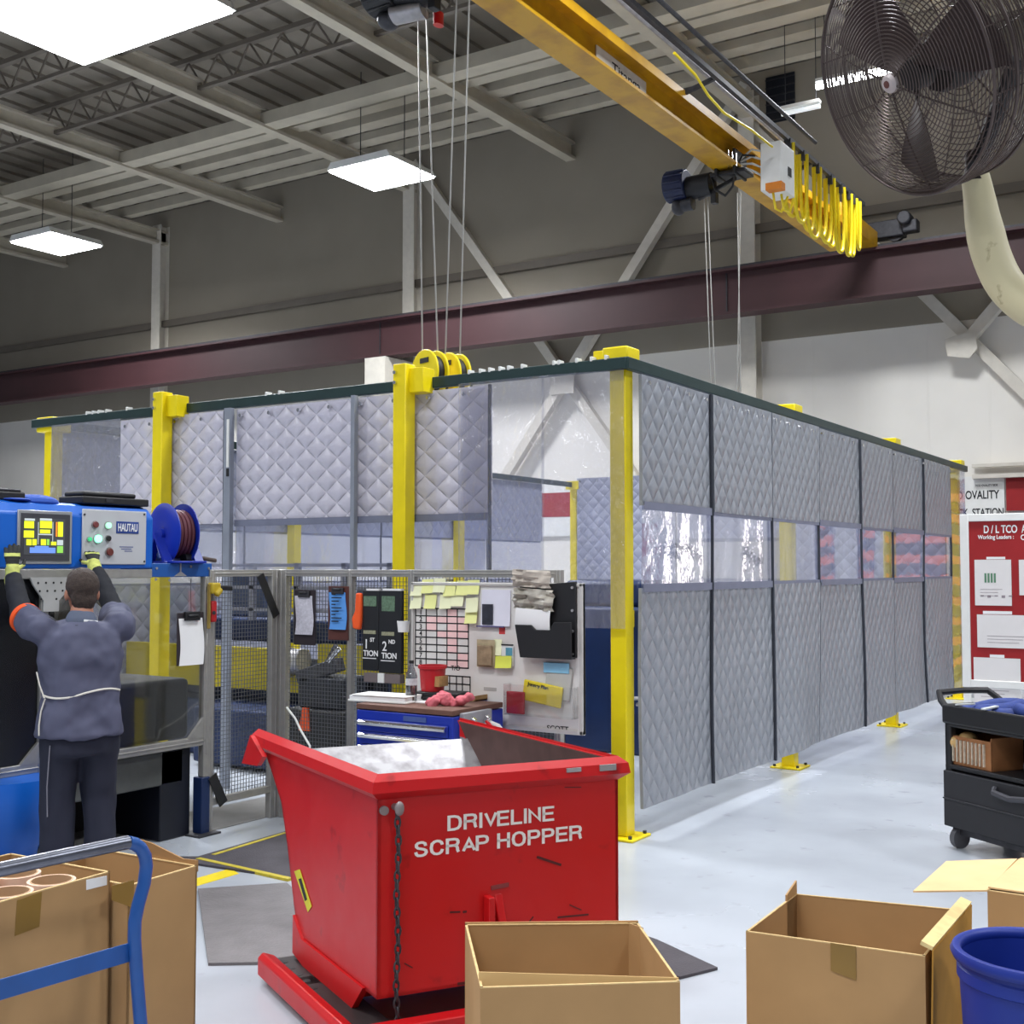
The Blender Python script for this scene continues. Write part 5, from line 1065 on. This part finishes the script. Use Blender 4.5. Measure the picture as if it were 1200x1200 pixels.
# guard windows and inside
MB().box(yl+.02, yq-.02, -.004, .002, rbz+.05, bz0-.05).build('guard_window', POLY, mc, smooth=0)
MB().box(3.2, yl-.02, -.004, .002, rbz+.05, bz0-.05).build('dark_window', mat('smoked_panel', (14, 15, 18), .22), mc, smooth=0)
MB().box(3.2, yl+.1, .03, .9, .15, bz0-.05).build('inner_housing', mat('inner_black', (20, 21, 25), .6), mc, smooth=0)
MB().box(yl+.1, yq-.03, .10, 1.1, .60, .98).build('machine_bed', DARK, mc, bevel=.03)
MB().box(yl+.05, yq-.12, .05, .4, .34, .55).build('drip_pan', mat('pan_grey', (84, 86, 84), .5, var=.15), mc, bevel=.01)
M9 = Matrix(((1, 0, 0, mk(146, 760)[0]), (0, 0, 1, .34), (0, 1, 0, mk(146, 735)[1]), (0, 0, 0, 1)))
MB().lathe([(.16, -.03), (.24, -.03), (.24, .03), (.16, .03)], 40, M9, True).build('hose_ring', mat('ring_tan', (104, 100, 90), .6, var=.1), mc, smooth=50)
# legs
xq, zq = mk(236, 925)
MB().box(yq-.04, yq+.03, -.03, .05, 0, .36).build('leg', NAVY, mc, bevel=.006); MB().box(yq-.1, yq+.08, -.08, .1, 0, .012).build('foot_plate', DSTEEL, mc, smooth=0)
MB().box(yq-.3, yq-.06, .05, .6, 0, .56).build('base_cabinet', mat('base_navy', (16, 20, 32), .5, var=.15), mc, bevel=.01)
MB().lathe([(0, .56), (.36, .56), (.37, .50), (.34, .30), (.22, .19), (.2, .12), (.26, .0), (0, 0)], 36, Matrix.Translation((mk(12, 945)[0], .06, 0)) @ Matrix.Diagonal((.85, .85, 1, 1))).build('tank', BLUE, mc, smooth=50)
MB().box(3.2, yq-.2, .7, .8, 0, .5).build('back_skirt', INK, mc, smooth=0)
# bracket beam beyond the box carrying the reel
xe, ze = mk(247, 682); xs_, zs_ = mk(177, 660)
br_ = MB().box(yR, xe, -.01, .28, zs_-.085, zs_).build('reel_bracket', mat('bracket_blue', (26, 84, 160), .4), mc, bevel=.004)
mb = MB()
for px, py in ((182, 666), (181, 679), (197, 680), (222, 680), (243, 666), (243, 679), (222, 664)): xx, zz = mk(px, py); mb.cyl((xx, -.01, zz), (xx, -.016, zz), .008, seg=8)
xx, zz = mk(210, 672); mb.box(xx-.005, xx+.005, -.014, -.01, zs_-.07, zs_).prism([(xx-.05, zs_-.08), (xx+.05, zs_-.08), (xx, zs_-.05)], .006, (0, -.016, 0)); mb.build('bracket_bolt', STEEL, br_, smooth=0)
# things on top
ptop = on_z(122, 581, bz1+.03); 
t = thing('black_tray', 'flat black case lying on top of the blue control box', 'case', on_x(124, 586, XM-.12), PI/2); t.location.z = bz1+.001
MB().box(-.24, .24, -.1, .12, 0, .045).build('case_base', BLACK, t, bevel=.008); MB().box(-.22, .16, -.08, .1, .045, .075).build('case_lid', BLACK, t, bevel=.012); MB().box(-.08, -.03, -.105, -.1, .015, .035).build('latch', DSTEEL, t, smooth=0)
q = on_x(40, 578, XM-.15); t = thing('cloth_cap', 'soft blue cap lying on the blue control box', 'cap', (q.x, q.y, bz1)); mb = MB().sph((0, 0, .0), .1, (1.2, 1.4, .45), 20).build('crown', mat('cap_blue', (40, 80, 170), .8), t); MB().sph((.06, -.16, .008), .07, (1, 1.2, .12), 16).build('brim', mat('cap_blue', (40, 80, 170)), t)
q = on_x(8, 577, XM-.15); t = thing('black_case', 'small black case at the end of the blue control box top', 'case', (q.x, q.y, bz1), PI/2); MB().box(-.2, .07, -.07, .07, 0, .05).build('case_base', BLACK, t, bevel=.01); MB().box(-.18, .05, -.06, .06, .05, .065).build('case_lid', DSTEEL, t, bevel=.006)
# hose reel
rc = on_x(203, 626, XM-.14); RB = RBLUE
rl = thing('hose_reel', 'round royal blue hose reel mounted beside the control box', 'hose reel', (rc.x, rc.y, zs_), R(-10)); hz_ = rc.z-zs_
A2 = Matrix.Translation((0, 0, hz_)) @ Matrix.Rotation(PI/2, 4, 'X')
for s_, r_ in ((-.075, .195), (.075, .195)):
    MB().lathe([(.03, s_*1.0), (.06, s_*1.15), (.15, s_*1.15), (r_-.01, s_), (r_, s_*.93), (r_, s_*.85), (r_-.015, s_*.9), (.15, s_*1.0), (.03, s_*.85)], 40, A2, True).build('reel_disc', RB, rl, smooth=40)
mb = MB()
for k in range(5):
    for j in range(2): mb.lathe([(.115+.028*j+.013*math.cos(q_*PI/4), -.056+.028*k+.013*math.sin(q_*PI/4)) for q_ in range(8)], 36, A2, True)
mb.build('hose', mat('hose_maroon', (92, 44, 54), .6), rl)
MB().cyl((0, -.1, hz_), (0, .1, hz_), .035).build('axle', RB, rl)
MB().bar((0, -.11, hz_), (.13, -.11, .0), .02, .06, (0, 1, 0)).bar((0, .11, hz_), (.13, .11, .0), .02, .06, (0, 1, 0)).bar((0, -.11, hz_), (-.08, -.11, .0), .02, .05, (0, 1, 0)).build('stand_arm', RB, rl, smooth=0)
MB().box(-.14, .2, -.12, .12, 0, .015).build('foot_plate', RB, rl, bevel=.004)
MB().bar((.02, -.125, hz_-.05), (.07, -.125, hz_-.15), .004, .02, (0, 1, 0)).build('label_strip', WHITE, rl, smooth=0)
MB().cyl((-.1, -.06, .03), (.0, -.06, .03), .025).sph((-.02, -.07, .05), .03).build('fitting', STEEL, rl)
q = on_x(232, 656, XM-.05); t = thing('hose_end', 'brown bent hose end lying on the blue bracket beside the reel', 'hose', (q.x, q.y, zs_)); MB().tube([(0, -.08, .03), (0, 0, .035), (.0, .06, .03), (.01, .14, .018)], .014, 10).build('hose', mat('brown_hose', (74, 60, 54), .6), t); MB().cyl((0, -.12, .03), (0, -.07, .03), .03).build('fitting', BLACK, t)
# clipboard and red tool by the machine post
a_ = on_x(209, 724, XM+.03); b2 = on_x(238, 778, XM+.03); w_ = b2.y-a_.y; h_ = a_.z-b2.z
t = thing('clipboard', 'clipboard with large blank white sheet hung on the machine window', 'clipboard', (XM+.03, (a_.y+b2.y)/2, b2.z), PI/2)
MB().box(-w_*.54, w_*.5, .0, .006, 0, h_+.03).build('board', mat('dark_board', (44, 36, 42)), t, bevel=.003)
MB().sheet(6, 8, lambda u, v: Vector(((u-.5)*w_*.93+.01*math.sin(v*4), -.004-.01*(1-v)**2*math.sin(u*2.5), h_*v*.98)), .001).build('paper', PAPER, t)
MB().box(-.06, .06, -.02, .0, h_-.02, h_+.035).cyl((-.04, -.02, h_+.01), (.04, -.02, h_+.01), .009, seg=8).build('clip', BLACK, t, bevel=.003)
MB().cyl((0, .0, h_+.03), (0, .01, h_+.24), .002, seg=5).build('hanging_wire', DSTEEL, t)
p = on_x(249, 718, XM+.05); t = thing('air_gun', 'red handled tool with yellow hook hanging at the machine post', 'tool', p, PI/2)
MB().box(-.018, .022, -.02, .02, -.06, .075).build('handle', mat('tool_red', (180, 30, 34), .45), t, bevel=.01)
MB().bar((-.03, 0, .18), (-.03, 0, -.1), .022, .012, (1, 0, 0)).build('hanger_strip', mat('tan_strip', (150, 126, 60), .6), t, bevel=.002)
MB().box(-.03, .045, -.03, .02, .12, .19).cyl((-.0, -.03, .11), (.04, -.03, .15), .02).build('hook', mat('hook_yellow', (190, 164, 40), .5), t, bevel=.01); MB().bar((.03, 0, .16), (.16, 0, .15), .03).build('lever', BLACK, t, bevel=.006); MB().cyl((-.012, -.022, .0), (-.012, -.03, .0), .012).build('knob', DSTEEL, t)
# ================================================================== worker
PHI = R(62); pw = Vector((-5.145, 3.955, 0)); PM = Matrix.Translation(pw) @ Matrix.Rotation(PHI, 4, 'Z'); PI_ = PM.inverted()
pe = thing('person', 'person in grey work jacket and dark trousers reaching up to the control box', 'person', pw, PHI)
def loc(v): return PI_ @ v
SKIN = mat('skin', (176, 122, 98), .55, var=.05, scale=20); HAIR = mat('dark_hair', (58, 46, 40), .8, var=.25, scale=60, bump=.004, bscale=160)
JACK = mat('jacket_grey', (80, 82, 104), .85, var=.07, scale=6); TROU = mat('trouser_navy', (28, 31, 48), .85, var=.1, scale=6); SLEEVE = mat('sleeve_dark', (28, 30, 38), .8)
def chain(mb, pts, seg=12):
    """pts: (pos, rx, ry?) blended ellipsoids along a limb"""
    for (p, r), (p2, r2) in zip(pts, pts[1:]):
        p, p2 = Vector(p), Vector(p2); n = max(2, int((p2-p).length/.02))
        for i in range(n+1): u = i/n; mb.sph(p.lerp(p2, u), r+(r2-r)*u, seg=seg)
LH = loc(on_x(14, 657, XM+.075)); RH = loc(on_x(109, 651, XM+.085))
LW = LH+Vector((0, -.03, -.07)); RW = RH+Vector((.0, -.05, -.065))
LE = loc(on_x(26, 722, XM+.30)); RE = loc(on_x(134, 716, XM+.36))
SL = Vector((-.165, .02, 1.375)); SR = Vector((.165, .02, 1.375)); SLj = Vector((-.185, .02, 1.365)); SRj = Vector((.185, .02, 1.37))
HD = Vector((.01, .065, 1.548))
# body: one continuous surface
mb = MB()
def rings(mb, lst, n=28):                            # closed loft of superelliptic sections
    S = []
    lst = [(lst[0][0]-.004, lst[0][1], lst[0][2]*.6, lst[0][3]*.6)]+list(lst)+[(lst[-1][0]+.01, lst[-1][1], lst[-1][2]*.6, lst[-1][3]*.6)]
    for z0, c, rx, ry in lst:
        S.append([mb.bm.verts.new((c[0]+rx*math.copysign(abs(math.cos(2*PI*k/n))**.85, math.cos(2*PI*k/n)), c[1]+ry*math.copysign(abs(math.sin(2*PI*k/n))**.85, math.sin(2*PI*k/n)), z0)) for k in range(n)])
    for A, B in zip(S, S[1:]):
        for k in range(n): mb.bm.faces.new((A[k], A[(k+1) % n], B[(k+1) % n], B[k]))
    mb.bm.faces.new(S[0][::-1]); mb.bm.faces.new(S[-1])
tor = [(.88, (0, 0), .165, .115), (.94, (0, 0), .16, .11), (1.0, (0, .0), .15, .105), (1.06, (0, .005), .145, .1), (1.12, (0, .01), .15, .105), (1.18, (0, .01), .16, .11), (1.24, (0, .01), .168, .115), (1.30, (0, .01), .168, .112), (1.35, (0, .01), .15, .1), (1.39, (0, .01), .11, .085)]
rings(mb, tor)
chain(mb, [((0, .01, 1.38), .066), ((0.005, .03, 1.46), .058)])
chain(mb, [(SL, .06), (LE, .046), (LW, .032)]); chain(mb, [(SR, .06), (RE, .046), (RW, .032)])
for s_ in (-1, 1):
    chain(mb, [((s_*.09, 0, .90), .095), ((s_*.095, .02, .5), .062), ((s_*.10, -.01, .30), .058), ((s_*.10, -.01, .09), .042)])
    mb.sph((s_*.10, .05, .045), .05, (.9, 2.4, .85), 14)
# head with face features
mb.sph(HD+Vector((0, -.012, .03)), 1, (.076, .096, .09), 20).sph(HD+Vector((0, .03, -.02)), 1, (.062, .07, .095), 18).sph(HD+Vector((0, .05, -.075)), .036, (1, .9, .7), 12)
mb.sph(HD+Vector((0, .105, -.01)), .016, (.8, 1.1, 1.6), 10)                        # nose
for s_ in (-1, 1):
    mb.sph(HD+Vector((s_*.079, -.005, -.01)), .03, (.32, .65, 1.05), 12)            # ears
    mb.sph(HD+Vector((s_*.03, .082, .025)), .018, (1.2, .6, .6), 10)                # brows
mb.sph(HD+Vector((0, .088, -.055)), .02, (1.3, .5, .45), 10)                        # mouth
bd = mb.build('body', [SKIN, TROU, SLEEVE, BLACK], pe); remesh(bd, .010, 3)
for f in bd.data.polygons:
    c = f.center
    f.material_index = 3 if c.z < .10 else (1 if c.z < .98 else (0 if (c.z > 1.40 and (Vector((c.x, c.y, 0))-Vector((HD.x, HD.y, 0))).length < .115) else 2))
for s_ in (-1, 1): MB().sph(HD+Vector((s_*.03, .093, .012)), .011, seg=10).build('eye', mat('eye_white', (220, 216, 210), .3), pe)
mb = MB().sph(HD+Vector((0, -.018, .038)), 1, (.083, .100, .092), 24).sph(HD+Vector((0, -.055, -.02)), 1, (.066, .052, .075), 18).sph(HD+Vector((0, -.0, .065)), 1, (.076, .088, .068), 18)
hr = mb.build('hair', HAIR, pe); remesh(hr, .008, 2, .003, 60)
for v in hr.data.vertices:                      # hairline opens over the face
    if v.co.y > HD.y+.055 and v.co.z < HD.z+.055: v.co.y = HD.y+.03
# trousers
mb = MB(); rings(mb, [(.74, (0, 0), .178, .128), (.80, (0, 0), .182, .13), (.88, (0, 0), .18, .128), (.94, (0, 0), .175, .12), (1.0, (0, 0), .165, .115)])
for s_ in (-1, 1): chain(mb, [((s_*.092, 0, .82), .108), ((s_*.10, .02, .52), .086), ((s_*.105, -.01, .30), .082), ((s_*.105, -.01, .10), .078)], 14)
tr_ = mb.build('trousers', TROU, pe); remesh(tr_, .012, 3, .010, 9, .55)
# jacket: torso, sleeves to above the elbow, hem
mb = MB()
rings(mb, [(.83, (0, 0), .212, .150), (.88, (0, 0), .208, .146), (.94, (0, .0), .202, .14), (1.0, (0, 0), .196, .134), (1.06, (0, 0), .186, .128), (1.12, (0, .005), .19, .132), (1.18, (0, .005), .2, .136), (1.24, (0, .005), .208, .138), (1.30, (0, .005), .206, .132), (1.345, (0, .005), .186, .118), (1.385, (0, .01), .14, .1), (1.41, (0, .015), .09, .085)])
def part_way(a, b_, u): return a+(b_-a)*u
chain(mb, [(SLj, .082), (part_way(SLj, LE, .55), .082), (part_way(SLj, LE, .80), .074)], 14); chain(mb, [(SRj, .082), (part_way(SRj, RE, .55), .08), (part_way(SRj, RE, .80), .074)], 14)
jk = mb.build('jacket', JACK, pe); remesh(jk, .011, 3, .020, 10, .8)
mb = MB(); chain(mb, [((0, .018, 1.39), .082), ((0, .022, 1.405), .076)], 18); cl_ = mb.build('collar', mat('collar_grey', (84, 92, 112), .8), pe); remesh(cl_, .008, 2)
MB().bar((.0, -.062, 1.412), (.072, -.034, 1.402), .006, .012).build('collar_trim', PAPER, pe, bevel=.002)
# pale piping at the waist
pts = [(.195*math.sin(a), -.137*math.cos(a)*1.02, 1.055+.02*abs(math.sin(a))*(-1 if a < 0 else .2)+.012*math.sin(3*a)) for a in [(-1.25+2.45*k/24) for k in range(25)]]
MB().tube(pts, .0055, 6).build('waist_piping', mat('piping_white', (214, 210, 200), .7), jk)
pts = [(-.18, -.075, 1.03), (-.195, -.06, .97), (-.205, -.07, .90), (-.205, -.075, .85)]
MB().tube(pts, .004, 6).build('side_piping', mat('piping_white', (214, 210, 200)), jk)
MB().tube([(-.215, -.03, 1.16), (-.205, -.06, 1.10), (-.185, -.085, 1.035)], .004, 6).build('side_piping', mat('piping_white', (214, 210, 200)), jk)
MB().tube([(-.155, -.09, .80), (-.165, -.085, .6), (-.16, -.08, .45)], .003, 6).build('seam_piping', mat('piping_dull', (120, 120, 130), .8), tr_)
# dark forearm sleeves
for nm, E_, W2, S_ in (('sleeve', LE, LW, SLj), ('sleeve', RE, RW, SRj)):
    mb = MB(); chain(mb, [(part_way(S_, E_, .72), .064), (E_, .060), (part_way(E_, W2, .85), .048)], 12); o_ = mb.build(nm, SLEEVE, pe); remesh(o_, .010, 3, .006, 16)
d_ = (LE-SLj).normalized(); c_ = part_way(SLj, LE, .80)
q_ = d_.to_track_quat('Z', 'Y').to_matrix().to_4x4(); q_.translation = c_
MB().lathe([(.072, -.016), (.080, -.016), (.080, .016), (.072, .016)], 28, q_, True).build('armband', ORANGE, pe, smooth=50)
# gloves with five fingers
GL = mat('glove_black', (30, 32, 30), .7, var=.2, scale=40); GY = mat('glove_lime', (198, 204, 110), .75, var=.15, scale=30)
def glove(Wp, fingers_dir, side, curl):
    f = Vector(fingers_dir).normalized(); inn = Vector((0, 1, 0)); inn = (inn-f*inn.dot(f)).normalized(); sdv = f.cross(inn).normalized()   # sdv towards the index or little finger
    if sdv.x < 0: sdv = -sdv
    th_ = sdv*side                                       # thumb side
    mb = MB(); pc = Wp+f*.055
    for u in (0, .25, .5, .75, 1): mb.sph(Wp+f*(.015+.075*u), 1, (.030+.010*u, .016, .022), 14, Matrix((sdv, inn, f)).transposed().to_4x4())
    for k in range(4):
        off = (k-1.5)*.0205; ln = (.066, .076, .07, .054)[k]; base_ = Wp+f*.088-th_*off*1.0
        a_ = f; pts = [base_]
        for j in range(3):
            a_ = (Matrix.Rotation(0, 3, 'X') @ a_); cu_ = curl*(.35+.5*j); dirv = (f*math.cos(cu_)+inn*math.sin(cu_)-th_*off*1.6).normalized(); pts.append(pts[-1]+dirv*ln*(.45, .32, .26)[j])
        rr = [.0105, .0100, .0095, .0085]
        for j in range(3):
            for u in range(5): mb.sph(pts[j].lerp(pts[j+1], u/4), rr[j]+(rr[j+1]-rr[j])*u/4, seg=10)
    tb0 = Wp+f*.025+th_*.026; tp = [tb0, tb0+(th_*.75+f*.6+inn*.2).normalized()*.04, tb0+(th_*.55+f*.8+inn*.4).normalized()*.072]
    for j in range(2):
        for u in range(6): mb.sph(tp[j].lerp(tp[j+1], u/5), .0125-.0012*j-.0004*u, seg=10)
    g = mb.build('glove', [GL, GY], pe); remesh(g, .0045, 2)
    for p_ in g.data.polygons:
        c = p_.center-Wp; tt = c.dot(f)
        p_.material_index = 1 if (tt < .05 and tt > .0) or (.092 < tt < .112) else 0
    mb = MB(); chain(mb, [(Wp-f*.045, .041), (Wp+f*.02, .036)], 14); cf = mb.build('cuff', GY, g); remesh(cf, .006, 2, .004, 40)
glove(LW, LH-LW+Vector((0, -.01, .03)), 1, .35)
glove(RW, RH-RW+Vector((0, .02, .01)), -1, .8)
# ================================================================== round fan on a bent arm
fd = Vector(ray(1042, 98)); fd.normalize(); FC = Vector((0, 0, H))+fd*4.33
rt = fd.cross(Vector((0, 0, 1))).normalized(); upv = rt.cross(fd).normalized()
fn = (-rt*.735-upv*.20-fd*.648).normalized()                       # the way it blows
fu = (Vector((0, 0, 1))-fn*fn.z).normalized(); fs = fu.cross(fn).normalized()
FM = Matrix((fs, fu, fn)).transposed().to_4x4()
fan = thing('pedestal_fan', 'large round black fan with wire guard on a bent beige arm', 'fan', FC); FR_ = .385
GRD = mat('guard_wire', (84, 72, 68), .35, metal=.5, var=.1)
def cir(r, d, n=72): return [FM @ Vector((r*math.cos(2*PI*k/n), r*math.sin(2*PI*k/n), d)) for k in range(n)]
mb = MB()
for k in range(29):
    r = .045+k*(FR_-.045)/28; mb.tube(cir(r, -.055*(r/FR_)**2.2), .0021, 5, closed=True)
for k in range(6):
    a = k*PI/3+.35; mb.tube([FM @ Vector((r*math.cos(a), r*math.sin(a), -.055*(r/FR_)**2.2-.003)) for r in (.03, .1, .2, .3, FR_)], .0032, 5)
mb.build('front_guard', GRD, fan)
mb = MB()
for k in range(16): d = -.06-.012*k; mb.tube(cir(FR_+.004*math.sin(k*.2), d), .0021, 5, closed=True)
for k in range(15): r = FR_-.02*k; mb.tube(cir(r, -.245-.05*(1-(r/FR_)**2)), .0021, 5, closed=True)
for k in range(12): a = k*PI/6; mb.tube([FM @ Vector((FR_*math.cos(a), FR_*math.sin(a), -.05)), FM @ Vector((FR_*math.cos(a), FR_*math.sin(a), -.24)), FM @ Vector((.25*math.cos(a), .25*math.sin(a), -.275)), FM @ Vector((.1*math.cos(a), .1*math.sin(a), -.29))], .003, 5)
for d in (-.055, -.15, -.245): mb.tube(cir(FR_+.004, d), .0055, 6, closed=True)
mb.build('rear_guard', GRD, fan)
MB().lathe([(0, .012), (.024, .01), (.032, 0), (.032, -.01), (0, -.01)], 28, FM).build('hub_badge', mat('hub_grey', (176, 164, 162), .4), fan); MB().lathe([(0, .0135), (.012, .013), (.013, .009)], 16, FM).build('hub_logo', BROWNB, fan)
MB().lathe([(0, -.09), (.05, -.09), (.055, -.12), (.055, -.15), (0, -.15)], 24, FM).lathe([(0, -.2), (.085, -.2), (.095, -.22), (.095, -.36), (.08, -.4), (0, -.4)], 28, FM).build('motor', mat('fan_motor', (36, 30, 30), .5), fan)
for k in range(3):
    a0 = k*2*PI/3+.0; pts = []
    def fnb(u, v): r = .05+.31*v; a = a0+(u-.5)*(1.05-.35*v); return FM @ Vector((r*math.cos(a), r*math.sin(a), -.13+(u-.5)*.09*(1.1-.4*v)))
    MB().sheet(10, 10, fnb, .003).build('blade', mat('fan_blade', (58, 44, 42), .4, metal=.3), fan)
j0 = Vector((0, 0, H))+Vector(ray(1143, 196)).normalized()*4.55-FC
MB().tube([FM @ Vector((0, 0, -.38)), FM @ Vector((.1, -.1, -.42)), j0], .03, 10).build('yoke_arm', BLACK, fan)
MB().cyl(j0+Vector((0, 0, .05)), j0-Vector((0, 0, .05)), .035).build('clamp', mat('fan_clamp', (60, 52, 50), .4, metal=.4), fan)
MB().cyl(FM @ Vector((FR_*.2, -FR_*.92, -.12)), j0+Vector((0, 0, .0)), .016).build('guard_stay', BLACK, fan)
pts = [Vector((0, 0, H))+Vector(ray(px, py)).normalized()*d-FC for px, py, d in ((1143, 206, 4.55), (1148, 235, 4.55), (1153, 265, 4.53), (1162, 300, 4.5), (1178, 333, 4.47), (1203, 358, 4.43), (1235, 374, 4.4), (1262, 392, 4.38), (1278, 430, 4.36), (1282, 500, 4.36))]
pts.append(Vector((pts[-1].x, pts[-1].y, .03-FC.z))); sm = []
for i in range(len(pts)-2):
    p0, p1, p2, p3 = pts[max(0, i-1)], pts[i], pts[i+1], pts[i+2]
    for q in range(6): u = q/6; sm.append(.5*((2*p1)+(p2-p0)*u+(2*p0-5*p1+4*p2-p3)*u*u+(3*p1-p0-3*p2+p3)*u**3))
sm += [pts[-2], pts[-1]]
MB().tube(sm, [.045+.018*min(1, i/14) for i in range(len(sm))], 18).build('bent_arm', mat('arm_beige', (206, 196, 158), .5, var=.12, scale=16, rgb2=(150, 136, 100), thr=(.26, .36)), fan)
MB().lathe([(0, 0), (.25, 0), (.25, .03), (.08, .06), (0, .06)], 32, Matrix.Translation((pts[-1].x, pts[-1].y, -FC.z))).build('base', mat('arm_beige', (206, 196, 158)), fan)
